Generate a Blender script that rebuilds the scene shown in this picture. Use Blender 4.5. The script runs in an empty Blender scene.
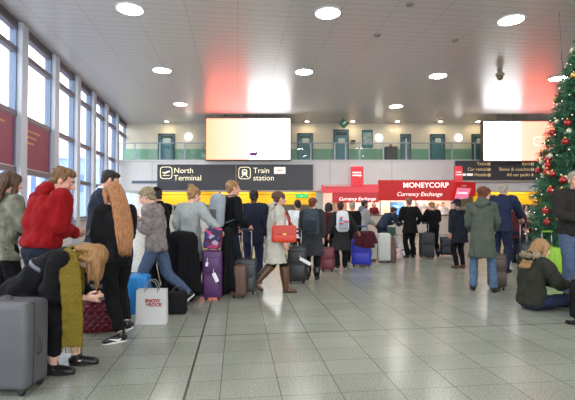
import bpy, bmesh, math, random
from mathutils import Vector, Matrix, Euler, noise

# ------------------------------------------------------------ camera, sky, light, exposure
R = math.radians
S = bpy.context.scene
COL = S.collection
FPX, CXP, CYP, CAMZ, HOR = 420.0, 287.5, 200.0, 1.36, 209.0
PITCH = math.atan((HOR - CYP) / FPX)
cam_data = bpy.data.cameras.new('camera')
cam_data.sensor_width = 36.0
cam_data.lens = FPX * 36.0 / 575.0
cam_data.clip_end = 300
cam = bpy.data.objects.new('camera', cam_data)
COL.objects.link(cam)
cam.location = (0, 0, CAMZ)
cam.rotation_euler = (R(90) + PITCH, 0, 0)
S.camera = cam

W = bpy.data.worlds.new('overcast_sky')
S.world = W
W.use_nodes = True
bg = W.node_tree.nodes['Background']
bg.inputs['Color'].default_value = (0.93, 0.965, 1.0, 1)
bg.inputs['Strength'].default_value = 2.4
S.view_settings.view_transform = 'Standard'
S.view_settings.look = 'None'
S.view_settings.gamma = 1.0
S.view_settings.use_curve_mapping = False
S.view_settings.exposure = 0.95
LAMP = 36.0        # strength of the ceiling downlights
SCREEN = 2.9       # strength of the two big advertising screens

# ------------------------------------------------------------ helpers
def P(px, py, d):
    """point seen at pixel px,py at distance d along the hall"""
    u = (CYP - py) / FPX
    y = math.cos(PITCH) - u * math.sin(PITCH)
    z = math.sin(PITCH) + u * math.cos(PITCH)
    k = d / y
    return Vector(((px - CXP) / FPX * k, d, CAMZ + z * k))

def X(px, d):
    return (px - CXP) / FPX * d

def Z(py, d):
    return P(0, py, d).z

def lin(c):
    c /= 255.0
    return c / 12.92 if c <= 0.04045 else ((c + 0.055) / 1.055) ** 2.4

def rgb(r, g, b):
    return (lin(r), lin(g), lin(b), 1)

MATS = {}
def mat(name, c, rough=0.6, metal=0.0, var=0.0, scale=40.0, bump=0.0, emit=0.0, spec=0.5, stretch=None, coat=0.0):
    if name in MATS:
        return MATS[name]
    m = bpy.data.materials.new(name)
    MATS[name] = m
    m.use_nodes = True
    nt = m.node_tree
    b = nt.nodes['Principled BSDF']
    b.inputs['Base Color'].default_value = c
    b.inputs['Roughness'].default_value = rough
    b.inputs['Metallic'].default_value = metal
    b.inputs['Specular IOR Level'].default_value = spec
    b.inputs['Coat Weight'].default_value = coat
    if emit:
        b.inputs['Emission Color'].default_value = c
        b.inputs['Emission Strength'].default_value = emit
    if var or bump:
        tc = nt.nodes.new('ShaderNodeTexCoord')
        mp = nt.nodes.new('ShaderNodeMapping')
        if stretch:
            mp.inputs['Scale'].default_value = stretch
        nz = nt.nodes.new('ShaderNodeTexNoise')
        nz.inputs['Scale'].default_value = scale
        nz.inputs['Detail'].default_value = 4
        nt.links.new(tc.outputs['Object'], mp.inputs['Vector'])
        nt.links.new(mp.outputs['Vector'], nz.inputs['Vector'])
        if var:
            rp = nt.nodes.new('ShaderNodeValToRGB')
            rp.color_ramp.elements[0].position = 0.3
            rp.color_ramp.elements[1].position = 0.7
            rp.color_ramp.elements[0].color = (c[0]*(1-var), c[1]*(1-var), c[2]*(1-var), 1)
            rp.color_ramp.elements[1].color = (min(1, c[0]*(1+var)), min(1, c[1]*(1+var)), min(1, c[2]*(1+var)), 1)
            nt.links.new(nz.outputs['Fac'], rp.inputs['Fac'])
            nt.links.new(rp.outputs['Color'], b.inputs['Base Color'])
        if bump:
            bp = nt.nodes.new('ShaderNodeBump')
            bp.inputs['Strength'].default_value = bump
            bp.inputs['Distance'].default_value = 0.01
            nt.links.new(nz.outputs['Fac'], bp.inputs['Height'])
            nt.links.new(bp.outputs['Normal'], b.inputs['Normal'])
    return m

def cloth(name, r, g, b, var=0.18, scale=45, rough=0.9):
    return mat('cloth_' + name, rgb(r * 0.80, g * 0.80, b * 0.80), rough, var=var, scale=scale, bump=0.25, spec=0.25)

def hairm(name, r, g, b, var=0.4):
    return mat('hair_' + name, rgb(r, g, b), 0.55, var=var, scale=30, bump=0.5, spec=0.35, stretch=(3, 3, 0.5))

def skinm(name, r, g, b):
    return mat('skin_' + name, rgb(r, g, b), 0.55, var=0.08, scale=14, spec=0.35)

def emat(name, c, strength):
    if name in MATS:
        return MATS[name]
    m = bpy.data.materials.new(name)
    MATS[name] = m
    m.use_nodes = True
    nt = m.node_tree
    nt.nodes.clear()
    e = nt.nodes.new('ShaderNodeEmission')
    e.inputs['Color'].default_value = c
    e.inputs['Strength'].default_value = strength
    o = nt.nodes.new('ShaderNodeOutputMaterial')
    nt.links.new(e.outputs[0], o.inputs[0])
    return m

def glassm(name, tint, gloss=0.08, rough=0.02):
    if name in MATS:
        return MATS[name]
    m = bpy.data.materials.new(name)
    MATS[name] = m
    m.use_nodes = True
    nt = m.node_tree
    nt.nodes.clear()
    t = nt.nodes.new('ShaderNodeBsdfTransparent')
    t.inputs[0].default_value = tint
    g = nt.nodes.new('ShaderNodeBsdfGlossy')
    g.inputs['Roughness'].default_value = rough
    mx = nt.nodes.new('ShaderNodeMixShader')
    mx.inputs[0].default_value = gloss
    o = nt.nodes.new('ShaderNodeOutputMaterial')
    nt.links.new(t.outputs[0], mx.inputs[1])
    nt.links.new(g.outputs[0], mx.inputs[2])
    nt.links.new(mx.outputs[0], o.inputs[0])
    return m

def obj(name, bm, m, parent=None, smooth=False, scale=None):
    if scale:
        bm.transform(Matrix.Scale(scale, 4))
    bmesh.ops.recalc_face_normals(bm, faces=bm.faces[:])
    me = bpy.data.meshes.new(name)
    bm.to_mesh(me)
    bm.free()
    for mm in (m if isinstance(m, (list, tuple)) else [m]):
        me.materials.append(mm)
    if smooth:
        me.shade_smooth()
    o = bpy.data.objects.new(name, me)
    COL.objects.link(o)
    if parent:
        o.parent = parent
    return o

def tag(o, label, cat, group=None, kind=None):
    o['label'] = label
    o['category'] = cat
    if group:
        o['group'] = group
    if kind:
        o['kind'] = kind
    return o

def thing(name, label, cat, loc=(0, 0, 0), rz=0.0, group=None):
    o = bpy.data.objects.new(name, None)
    o.empty_display_size = 0.1
    COL.objects.link(o)
    o.location = loc
    o.rotation_euler = (0, 0, rz)
    return tag(o, label, cat, group)

def struct(name, bm, m, parent=None, smooth=False):
    o = obj(name, bm, m, parent, smooth)
    if not parent:
        o['kind'] = 'structure'
    return o

def dup(o, parent=None):
    c = o.copy()
    COL.objects.link(c)
    if parent:
        c.parent = parent
    for ch in list(o.children):
        dup(ch, c)
    return c

def box(bm, x0, x1, y0, y1, z0, z1, bev=0.0, seg=2, M=None):
    r = bmesh.ops.create_cube(bm, size=1)
    vs = r['verts']
    for v in vs:
        v.co = Vector(((x0 + x1) / 2 + v.co.x * (x1 - x0), (y0 + y1) / 2 + v.co.y * (y1 - y0), (z0 + z1) / 2 + v.co.z * (z1 - z0)))
    if bev:
        es = list({e for v in vs for e in v.link_edges})
        rr = bmesh.ops.bevel(bm, geom=es, offset=bev, segments=seg, profile=0.5, affect='EDGES')
        vs = list({v for f in rr['faces'] for v in f.verts} | {v for v in vs if v.is_valid})
    if M:
        bmesh.ops.transform(bm, matrix=M, verts=vs)
    return vs

def Bx(x0, x1, y0, y1, z0, z1, bev=0.0, seg=2):
    bm = bmesh.new()
    box(bm, x0, x1, y0, y1, z0, z1, bev, seg)
    return bm

def crom(pts, n):
    """Catmull-Rom resample of tuples"""
    if n <= 1 or len(pts) < 3:
        return [tuple(p) for p in pts]
    out = []
    L = len(pts)
    for i in range(L - 1):
        p0, p1, p2, p3 = pts[max(0, i-1)], pts[i], pts[i+1], pts[min(L-1, i+2)]
        for k in range(n):
            t = k / n
            out.append(tuple(0.5 * (2*b + (c-a)*t + (2*a-5*b+4*c-d)*t*t + (-a+3*b-3*c+d)*t**3) for a, b, c, d in zip(p0, p1, p2, p3)))
    out.append(tuple(pts[-1]))
    return out

def tube(bm, pts, rad, side=(1, 0, 0), n=12, sub=3, power=1.0, cap=True):
    """loft: pts, radii (r or (rx,ry)); rx lies along side"""
    data = []
    for p, r in zip(pts, rad):
        if not isinstance(r, (tuple, list)):
            r = (r, r)
        data.append((p[0], p[1], p[2], r[0], r[1]))
    data = crom(data, sub)
    side = Vector(side)
    rings = []
    N = len(data)
    P3 = [Vector(d[:3]) for d in data]
    for i in range(N):
        t = P3[min(N-1, i+1)] - P3[max(0, i-1)]
        if t.length < 1e-7:
            t = Vector((0, 0, 1))
        t.normalize()
        s = side - t * side.dot(t)
        if s.length < 1e-3:
            s = Vector((0, 1, 0)) - t * t.y
            if s.length < 1e-3:
                s = Vector((0, 0, 1))
        s.normalize()
        f = t.cross(s)
        ring = []
        for k in range(n):
            a = 2 * math.pi * k / n
            ca, sa = math.cos(a), math.sin(a)
            if power != 1.0:
                ca = math.copysign(abs(ca) ** power, ca)
                sa = math.copysign(abs(sa) ** power, sa)
            ring.append(bm.verts.new(P3[i] + s * (max(1e-4, data[i][3]) * ca) + f * (max(1e-4, data[i][4]) * sa)))
        rings.append(ring)
    for i in range(N - 1):
        for k in range(n):
            bm.faces.new((rings[i][k], rings[i][(k+1) % n], rings[i+1][(k+1) % n], rings[i+1][k]))
    if cap:
        bm.faces.new(rings[0][::-1])
        bm.faces.new(rings[-1])
    return [v for r in rings for v in r]

def ell(bm, c, r, M=None, u=12, v=8):
    rr = bmesh.ops.create_uvsphere(bm, u_segments=u, v_segments=v, radius=1)
    if not isinstance(r, (tuple, list)):
        r = (r, r, r)
    c = Vector(c)
    for q in rr['verts']:
        p = Vector((q.co.x * r[0], q.co.y * r[1], q.co.z * r[2]))
        q.co = (M @ (c + p)) if M else c + p
    return rr['verts']

def cyl(bm, p0, p1, r, n=12):
    return tube(bm, [p0, p1], [r, r], side=(1, 0, 0) if abs((Vector(p1)-Vector(p0)).normalized().x) < .9 else (0, 1, 0), n=n, sub=1)

def torus(bm, c, R0, r0, M=None, n=20, m=8, sx=1.0, sy=1.0):
    c = Vector(c)
    rings = []
    for i in range(n):
        a = 2 * math.pi * i / n
        ring = []
        for k in range(m):
            b = 2 * math.pi * k / m
            p = Vector(((R0 + r0 * math.cos(b)) * math.cos(a) * sx, (R0 + r0 * math.cos(b)) * math.sin(a) * sy, r0 * math.sin(b)))
            p = c + p
            ring.append(bm.verts.new(M @ p if M else p))
        rings.append(ring)
    for i in range(n):
        for k in range(m):
            bm.faces.new((rings[i][k], rings[(i+1) % n][k], rings[(i+1) % n][(k+1) % m], rings[i][(k+1) % m]))

def remesh(bm, voxel, it=4, fac=0.5):
    bmesh.ops.recalc_face_normals(bm, faces=bm.faces[:])
    me = bpy.data.meshes.new('tmp')
    bm.to_mesh(me)
    bm.free()
    o = bpy.data.objects.new('tmp', me)
    COL.objects.link(o)
    r = o.modifiers.new('r', 'REMESH')
    r.mode = 'VOXEL'
    r.voxel_size = voxel
    if it:
        s = o.modifiers.new('s', 'SMOOTH')
        s.factor = fac
        s.iterations = it
    dg = bpy.context.evaluated_depsgraph_get()
    me2 = bpy.data.meshes.new_from_object(o.evaluated_get(dg))
    out = bmesh.new()
    out.from_mesh(me2)
    bpy.data.objects.remove(o)
    bpy.data.meshes.remove(me)
    bpy.data.meshes.remove(me2)
    return out

def ripple(bm, amp, sc, seed=0.0):
    bm.normal_update()
    sc = Vector(sc) if isinstance(sc, (tuple, list)) else Vector((sc, sc, sc))
    off = Vector((seed * 3.7, seed * 1.3, seed * 2.1))
    mv = []
    for v in bm.verts:
        q = Vector((v.co.x * sc.x, v.co.y * sc.y, v.co.z * sc.z)) + off
        mv.append((v, v.normal * (noise.noise(q) * amp)))
    for v, d in mv:
        v.co += d

def join(a, b):
    me = bpy.data.meshes.new('tmp')
    b.to_mesh(me)
    b.free()
    a.from_mesh(me)
    bpy.data.meshes.remove(me)

def text(body, size, loc, m, parent=None, name='lettering', rot=(math.pi/2, 0, 0), align='LEFT', shear=0.0, bold=0.0, sx=1.0, depth=0.006):
    cu = bpy.data.curves.new('tmp', 'FONT')
    cu.body = body
    cu.size = size
    cu.shear = shear
    cu.offset = bold - size * 0.010
    cu.extrude = depth
    cu.align_x = align
    cu.resolution_u = 4
    cu.space_character = 1.0
    o = bpy.data.objects.new('tmp', cu)
    COL.objects.link(o)
    dg = bpy.context.evaluated_depsgraph_get()
    me = bpy.data.meshes.new_from_object(o.evaluated_get(dg))
    bpy.data.objects.remove(o)
    me.name = name
    M = Matrix.Translation(loc) @ Euler(rot).to_matrix().to_4x4() @ Matrix.Diagonal((sx, 1, 1, 1))
    me.transform(M)
    me.materials.clear()
    me.materials.append(m)
    n = bpy.data.objects.new(name, me)
    COL.objects.link(n)
    if parent:
        n.parent = parent
    return n
# ------------------------------------------------------------ people
def ik(a, t, l1, l2, pole):
    a, t, pole = Vector(a), Vector(t), Vector(pole)
    d = t - a
    L = d.length
    mx = (l1 + l2) * 0.995
    if L > mx:
        t = a + d * (mx / L)
        d = t - a
        L = mx
    L = max(L, abs(l1 - l2) + 0.02)
    dn = d.normalized()
    x = (l1*l1 - l2*l2 + L*L) / (2 * L)
    h = math.sqrt(max(0, l1*l1 - x*x))
    q = pole - dn * pole.dot(dn)
    if q.length < 1e-4:
        q = Vector((0, 1, 0)) - dn * dn.y
    q.normalize()
    return a + dn * x + q * h, t

def hand(bm, w, d, nrm, sgn, curl=0.5, k=1.0):
    """palm and five fingers; d = pointing direction, nrm = palm normal, sgn = thumb side"""
    d = d.normalized()
    nrm = (nrm - d * nrm.dot(d)).normalized()
    s = d.cross(nrm) * sgn
    tube(bm, [w - d*0.02, w + d*0.02, w + d*0.06, w + d*0.095], [(0.024, 0.018), (0.033, 0.017), (0.040, 0.015), (0.037, 0.012)], side=s, n=10, sub=2)
    for off, ln in ((0.029, 0.068), (0.010, 0.078), (-0.009, 0.073), (-0.027, 0.056)):
        p = w + d*0.078 + s*off
        pts = [p]
        dd = d.copy()
        for j, f in enumerate((0.30, 0.40, 0.26, 0.2)):
            if j:
                q = Matrix.Rotation(curl * (0.75 + 0.2*j), 3, d.cross(nrm))
                dd = q @ dd
            pts.append(pts[-1] + dd * ln * f * 1.05)
        tube(bm, pts, [0.0095, 0.0095, 0.0088, 0.0080, 0.0055], side=s, n=6, sub=2)
    p = w + d*0.022 + s*0.024
    d1 = (d*0.62 + s*0.72 + nrm*0.25).normalized()
    d2 = (d*0.95 + s*0.15 + nrm*0.35*(0.5+curl)).normalized()
    tube(bm, [p, p + d1*0.032, p + d1*0.032 + d2*0.028, p + d1*0.032 + d2*0.050], [0.0135, 0.0115, 0.0100, 0.0065], side=nrm, n=7, sub=2)

SEEDS = [0]
def person(label, pos, H, heading, skin, top, bottom, shoes, hair, lean=(0.05, 0.02), head=(0.1, 0.0), pel=(0, 0.93),
           legs=None, arms=None, build=1.0, fem=False, face=False, vox=0.014, group='travellers in the terminal', twist=0.0, hscale=1.07):
    """legs / arms: dicts for 'l' and 'r' in local metres at 1.75 m height; +Y is where the person faces"""
    SEEDS[0] += 1
    seed = SEEDS[0]
    k = H / 1.75
    root = thing('person', label, 'person', (pos[0], pos[1], 0), R(heading), group)
    V = Vector
    rx = lambda a: V((0, math.sin(a), math.cos(a)))
    up1, up2 = rx(lean[0]), rx(lean[0] + lean[1])
    pelv = V((0, pel[0], pel[1]))
    chest = pelv + up1 * 0.32
    neck = chest + up2 * 0.22
    sw = (0.165 if fem else 0.185) * build
    tw = V((math.cos(twist), math.sin(twist), 0))
    sh = {'l': neck - up2 * 0.045 - tw * sw, 'r': neck - up2 * 0.045 + tw * sw}
    hx = (0.088 if fem else 0.092)
    hip = {'l': pelv + V((-hx, 0, -0.03)), 'r': pelv + V((hx, 0, -0.03))}
    legs = legs or {}
    arms = arms or {}
    J = {}
    for q, sg in (('l', -1), ('r', 1)):
        lg = dict(foot=(sg*0.10, pel[0], 0.0), yaw=sg*8, pitch=0, pole=(sg*0.15, 1, 0.1))
        lg.update(legs.get(q, {}))
        f = V(lg['foot'])
        fy, fp = R(-lg['yaw']), R(lg['pitch'])
        fd = V((-math.sin(fy) * math.cos(fp), math.cos(fy) * math.cos(fp), -math.sin(fp)))
        ankle = f + V((0, 0, 0.085)) + V((0, 0, math.sin(fp) * 0.16)) - V((fd.x, fd.y, 0)) * 0.02
        kn, ankle = ik(hip[q], ankle, 0.425, 0.415, lg['pole'])
        ar = dict(hand=(sg*0.25, pel[0] + 0.04, 0.80), pole=(sg*0.5, -1, -0.2), curl=0.5, palm=(-sg, 0.2, 0))
        ar.update(arms.get(q, {}))
        el, wr = ik(sh[q], ar['hand'], 0.285, 0.255, ar['pole'])
        hd = V(ar['dir']) if 'dir' in ar else (wr - el)
        J[q] = dict(foot=f, fd=fd, ankle=ankle, knee=kn, el=el, wr=wr, hd=hd.normalized(), palm=V(ar['palm']), curl=ar['curl'], fp=fp)
    # head frame
    hp, hy = lean[0]*0.35 + lean[1]*0.35 + head[0], head[1]
    HR = (Matrix.Rotation(hy, 3, 'Z') @ Matrix.Rotation(-hp, 3, 'X')).to_4x4()
    hc = neck + up2 * 0.045 + HR.to_3x3() @ V((0, 0.035, 0.118))
    HM = Matrix.Translation(hc) @ HR @ Matrix.Scale(hscale, 4)
    # ---- body: one continuous figure
    bm = bmesh.new()
    f = 0.92 if fem else 1.0
    wa = 0.120 if fem else 0.137
    b = build
    X1 = (1, 0, 0)
    tube(bm, [pelv - up1*0.10, pelv - up1*0.02, pelv + up1*0.15, chest, chest + up2*0.11, neck - up2*0.05, neck + up2*0.02],
         [(0.13*b, 0.09*b), (0.162*b, 0.108*b), (wa*b, 0.088*b), (0.148*f*b, 0.105*b), (0.158*f*b, 0.100*b), (0.13*f*b, 0.07), (0.06, 0.055)], side=tw, n=16)
    tube(bm, [neck - up2*0.06, neck + up2*0.03, hc + HR.to_3x3() @ V((0, -0.02, -0.04))], [0.062, 0.054, 0.052], n=12)
    for q in 'lr':
        j = J[q]
        tube(bm, [neck - up2*0.01, sh[q]*0.55 + neck*0.45 - up2*0.005, sh[q]], [0.045, 0.050, 0.058*b], n=10, side=(0, 1, 0))
        tube(bm, [sh[q], sh[q]*0.5 + j['el']*0.5, j['el'], j['el']*0.55 + j['wr']*0.45, j['wr'] + j['hd']*0.02], [0.056*b, 0.047*b, 0.040, 0.040, 0.025], n=10, side=(0, 1, 0.1))
        ell(bm, sh[q], 0.058*b)
        tube(bm, [hip[q] + V((0, 0, 0.03)), hip[q]*0.5 + j['knee']*0.5, j['knee'], j['knee']*0.6 + j['ankle']*0.4 - V((0, 0.01, 0)), j['ankle']], [0.085*b, 0.074*b, 0.054, 0.053, 0.035], n=10)
        tube(bm, [j['ankle'] - j['fd']*0.03 - V((0, 0, 0.03)), j['ankle'] + j['fd']*0.08 - V((0, 0, 0.045)), j['ankle'] + j['fd']*0.17 - V((0, 0, 0.055))], [(0.034, 0.036), (0.042, 0.03), (0.03, 0.018)], side=(1, 0, 0), n=8)
    body = remesh(bm, vox, 3)
    hb = bmesh.new()
    ell(hb, (0, -0.012, 0.03), (0.074, 0.094, 0.088), HM, 16, 12)
    ell(hb, (0, 0.028, -0.035), (0.058, 0.060, 0.082), HM, 16, 12)
    ell(hb, (0, 0.055, -0.095), (0.030, 0.030, 0.024), HM)
    ell(hb, (0, 0.076, 0.034), (0.050, 0.018, 0.013), HM)
    for sg in (-1, 1):
        ell(hb, (sg*0.040, 0.058, -0.020), (0.022, 0.022, 0.022), HM)
        ell(hb, (sg*0.077, -0.008, -0.004), (0.010, 0.021, 0.033), HM)
    tube(hb, [HM @ V((0, 0.080, 0.026)), HM @ V((0, 0.100, 0.0)), HM @ V((0, 0.112, -0.024)), HM @ V((0, 0.086, -0.034))], [0.010, 0.012, 0.016, 0.010], side=HR.to_3x3() @ V((1, 0, 0)), n=8)
    ell(hb, (0, 0.082, -0.060), (0.026, 0.014, 0.006), HM)
    ell(hb, (0, 0.080, -0.071), (0.022, 0.014, 0.007), HM)
    tube(hb, [neck + up2*0.0, hc + HR.to_3x3() @ V((0, -0.025, -0.03))], [0.050, 0.050], n=12, sub=2)
    join(body, remesh(hb, 0.0065 if vox < 0.0145 else 0.009, 2))
    for q, sg in (('l', -1), ('r', 1)):
        j = J[q]
        hand(body, j['wr'] + j['hd']*0.01, j['hd'], j['palm'], 1 if sg > 0 else -1, j['curl'])
    obj('body', body, skin, root, True, k)
    if face:
        for sg in (-1, 1):
            e = bmesh.new()
            ell(e, (sg*0.031, 0.0795, 0.012), (0.0115, 0.0085, 0.006), HM)
            eo = obj('eye', e, mat('eye_white', rgb(225, 220, 212), 0.3), root, True, k)
            e = bmesh.new()
            ell(e, (sg*0.031, 0.0855, 0.012), (0.0062, 0.004, 0.0058), HM)
            obj('iris', e, mat('iris', rgb(50, 42, 38), 0.2), eo, True, k)
            e = bmesh.new()
            tube(e, [HM @ V((sg*0.014, 0.091, 0.032)), HM @ V((sg*0.032, 0.090, 0.038)), HM @ V((sg*0.050, 0.076, 0.032))], [0.004, 0.005, 0.003], n=6)
            obj('eyebrow', e, hair.get('brow', hair['m']) if hair else mat('brow', rgb(70, 60, 55)), root, True, k)
        e = bmesh.new()
        ell(e, (0, 0.086, -0.060), (0.024, 0.013, 0.005), HM)
        ell(e, (0, 0.085, -0.070), (0.019, 0.012, 0.006), HM)
        obj('lips', e, mat('lips', rgb(150, 85, 80), 0.5), root, True, k)
    # ---- trousers
    if bottom:
        t = bottom.get('t', 0.014)
        cut = bottom.get('cut', 'straight')
        rad = {'slim': (0.093, 0.084, 0.072, 0.064, 0.047), 'straight': (0.092, 0.084, 0.068, 0.066, 0.064), 'wide': (0.095, 0.092, 0.082, 0.085, 0.095)}[cut]
        bm = bmesh.new()
        tube(bm, [pelv - up1*0.11, pelv - up1*0.02, pelv + up1*0.10], [(0.12*b + t, 0.09*b + t), (0.166*b + t, 0.112*b + t), (0.140*b + t, 0.095*b + t)], side=X1, n=16)
        for q in 'lr':
            j = J[q]
            end = j['ankle'] + (j['knee'] - j['ankle']).normalized() * bottom.get('rise', -0.02)
            tube(bm, [hip[q] + V((0, 0, 0.03)), hip[q]*0.5 + j['knee']*0.5, j['knee'], j['knee']*0.55 + end*0.45 - V((0, 0.006, 0)), end], [x*b + t*0.5 for x in rad], n=12)
        bm = remesh(bm, vox, 3)
        ripple(bm, 0.012, (14, 14, 9), seed)
        ripple(bm, 0.005, 38, seed + 3)
        obj(bottom.get('name', 'trousers'), bm, bottom['m'], root, True, k)
    # ---- shoes
    for q in 'lr':
        j = J[q]
        a, fd = j['ankle'], j['fd']
        dn = V((0, 0, -1))
        dn = (dn - fd * dn.dot(fd)).normalized()
        s = fd.cross(dn)
        o = a + dn*0.085 - fd*0.055
        bm = bmesh.new()
        tube(bm, [o - dn*0.040 - fd*0.005, o - dn*0.044 + fd*0.03, o - dn*0.043 + fd*0.10, o - dn*0.036 + fd*0.17, o - dn*0.030 + fd*0.22, o - dn*0.022 + fd*0.245],
             [(0.026, 0.030), (0.034, 0.042), (0.038, 0.042), (0.045, 0.034), (0.042, 0.026), (0.020, 0.014)], side=s, n=12)
        tube(bm, [a + dn*0.06, a + (j['knee'] - a).normalized() * shoes.get('shaft', 0.0) * 0.5, a + (j['knee'] - a).normalized() * shoes.get('shaft', 0.015)],
             [0.042, 0.080 if shoes.get('shaft', 0) > 0.1 else 0.048, 0.048 if shoes.get('shaft', 0) < 0.1 else 0.086], n=12)
        sh_o = obj(shoes.get('name', 'shoe'), bm, shoes['m'], root, True, k)
        bm = bmesh.new()
        n = 14
        pts = []
        for i in range(n):
            an = 2 * math.pi * i / n
            L = 0.128 * math.cos(an)
            wd = (0.038 + 0.008 * math.cos(an)) * math.sin(an)
            pts.append(o + fd * (0.12 + L) + s * wd)
        th = shoes.get('sole_h', 0.018)
        lo = [bm.verts.new(p) for p in pts]
        hi = [bm.verts.new(p - dn * th) for p in pts]
        bm.faces.new(lo)
        bm.faces.new(hi[::-1])
        for i in range(n):
            bm.faces.new((lo[i], hi[i], hi[(i+1) % n], lo[(i+1) % n]))
        if shoes.get('heel'):
            h0 = bmesh.ops.create_cube(bm, size=1)['verts']
            for v in h0:
                v.co = o + fd * (0.03 + v.co.y * 0.05) + s * (v.co.x * 0.05) - dn * (v.co.z * 0.03 + 0.015)
        obj('sole', bm, shoes.get('sole', mat('dark_sole', rgb(30, 28, 28), 0.7)), sh_o, False, k)
        if shoes.get('swoosh'):
            for sg in (-1, 1):
                bm = bmesh.new()
                cur = [(0.055, 0.056), (0.075, 0.034), (0.10, 0.034), (0.14, 0.044), (0.185, 0.058)]
                tube(bm, [o + fd*x - dn*z + s*(sg*0.0395) for x, z in cur], [(0.005, 0.004), (0.005, 0.010), (0.005, 0.011), (0.005, 0.007), (0.004, 0.002)], side=s, n=6, sub=3)
                obj('curved_mark', bm, mat('white_mark', rgb(240, 240, 240), 0.5), sh_o, True, k)
    # ---- top garment
    t = top.get('t', 0.02)
    hem = top.get('hem', 0.86)
    hz = pelv.z - hem            # how far below the pelvis
    fl = top.get('flare', 0.02)
    bm = bmesh.new()
    wst = (wa + 0.012 if not top.get('boxy', True) else 0.148) * b
    pts, rr = [], []
    if hz > 0.10:
        pts += [V((0, pel[0]*0.6, hem)), V((0, pel[0]*0.85, (hem + pelv.z - 0.1)*0.5))]
        rr += [(0.175*b + t + fl, 0.125*b + t + fl), (0.174*b + t + fl*0.6, 0.122*b + t + fl*0.6)]
        pts += [pelv - up1*0.06]
        rr += [(0.170*b + t, 0.116*b + t)]
    else:
        pts += [pelv + up1 * (hem - pelv.z), pelv + up1 * (hem - pelv.z + 0.05)]
        rr += [(0.160*b + t - 0.012, 0.112*b + t - 0.012), (0.163*b + t, 0.114*b + t)]
    pts += [pelv + up1*0.17, chest, chest + up2*0.11, neck - up2*0.045, neck + up2*0.025]
    rr += [(wst + t, 0.094*b + t), (0.152*f*b + t, 0.108*b + t), (0.162*f*b + t, 0.103*b + t), (0.135*f*b + t, 0.075*b + t), (0.068 + t*0.3, 0.062 + t*0.3)]
    tube(bm, pts, rr, side=tw, n=18)
    for q in 'lr':
        j = J[q]
        tube(bm, [neck - up2*0.015, sh[q]*0.55 + neck*0.45 - up2*0.005, sh[q]], [0.050, 0.052 + t*0.7, 0.060*b + t*0.8], n=10, side=(0, 1, 0))
        ell(bm, sh[q], 0.060*b + t*0.9)
        cuff = j['wr'] - (j['wr'] - j['el']).normalized() * top.get('cuff', 0.01)
        tube(bm, [sh[q], sh[q]*0.5 + j['el']*0.5, j['el'], j['el']*0.5 + cuff*0.5, cuff], [0.060*b + t, 0.053*b + t, 0.048 + t*0.9, 0.046 + t*0.7, 0.034 + t*0.6], n=12, side=(0, 1, 0.1))
    bm = remesh(bm, vox, 3)
    ripple(bm, top.get('fold', 0.018), (11, 11, 7), seed + 9)
    ripple(bm, 0.007, (30, 30, 22), seed + 5)
    g = obj(top.get('name', 'jacket'), bm, top['m'], root, True, k)
    if top.get('quilt'):
        pass
    # hem band / cuffs
    if top.get('rib'):
        bm = bmesh.new()
        tube(bm, [pts[0] - up1*0.005, pts[0] + up1*0.05], [(rr[0][0] + 0.006, rr[0][1] + 0.006)]*2, side=tw, n=24, sub=1)
        obj('hem_band', bm, top['rib'], g, True, k)
    nb = neck + up2 * 0.022
    up3 = rx(lean[0] + lean[1] + 0.12)
    NM = Matrix.Translation(nb) @ Matrix.Rotation(-(lean[0] + lean[1] + 0.15), 4, 'X')
    if top.get('collar'):
        bm = bmesh.new()
        torus(bm, (0, 0.005, 0.012), 0.062, 0.018, NM, 20, 8, 1.05, 1.0)
        for v in bm.verts:
            pass
        obj('collar', bm, top['collar'], root, True, k)
    if top.get('hood'):
        bm = bmesh.new()
        ell(bm, (0, -0.095, -0.02), (0.115, 0.055, 0.085), NM, 16, 10)
        ell(bm, (0, -0.075, 0.03), (0.095, 0.06, 0.05), NM, 16, 10)
        torus(bm, (0, -0.015, 0.012), 0.078, 0.026, NM, 20, 8, 1.1, 1.0)
        bm = remesh(bm, 0.013, 3)
        ripple(bm, 0.02, 14, seed)
        ho = obj('hood', bm, top['hood'], root, True, k)
        if top.get('fur'):
            bm = bmesh.new()
            torus(bm, (0, -0.085, 0.045), 0.10, 0.032, NM @ Matrix.Rotation(0.35, 4, 'X'), 40, 12, 1.1, 0.75)
            bmesh.ops.subdivide_edges(bm, edges=bm.edges[:], cuts=1, use_grid_fill=True)
            ripple(bm, 0.05, 60, seed)
            obj('fur_trim', bm, top['fur'], ho, True, k)
    if top.get('belt'):
        bm = bmesh.new()
        tube(bm, [pelv + up1*0.14, pelv + up1*0.18], [(wst + t + 0.008, 0.094*b + t + 0.008)]*2, side=tw, n=24, sub=1)
        obj('belt', bm, top['belt'], root, True, k)
    # ---- hair
    if hair:
        st = hair.get('style', 'short')
        bm = bmesh.new()
        big = hair.get('big', 0.0)
        ell(bm, (0, -0.028, 0.044), (0.084 + big, 0.096 + big, 0.088 + big), HM, 16, 12)
        ell(bm, (0, -0.060, -0.012), (0.064 + big, 0.045 + big, 0.070), HM, 16, 12)
        if st in ('short', 'crop'):
            ell(bm, (0, 0.024, 0.092 if st == 'short' else 0.085), (0.064, 0.062, 0.036 if st == 'short' else 0.026), HM)
            for sg in (-1, 1):
                ell(bm, (sg*0.066, -0.006, 0.040), (0.014, 0.040, 0.045), HM)
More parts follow.
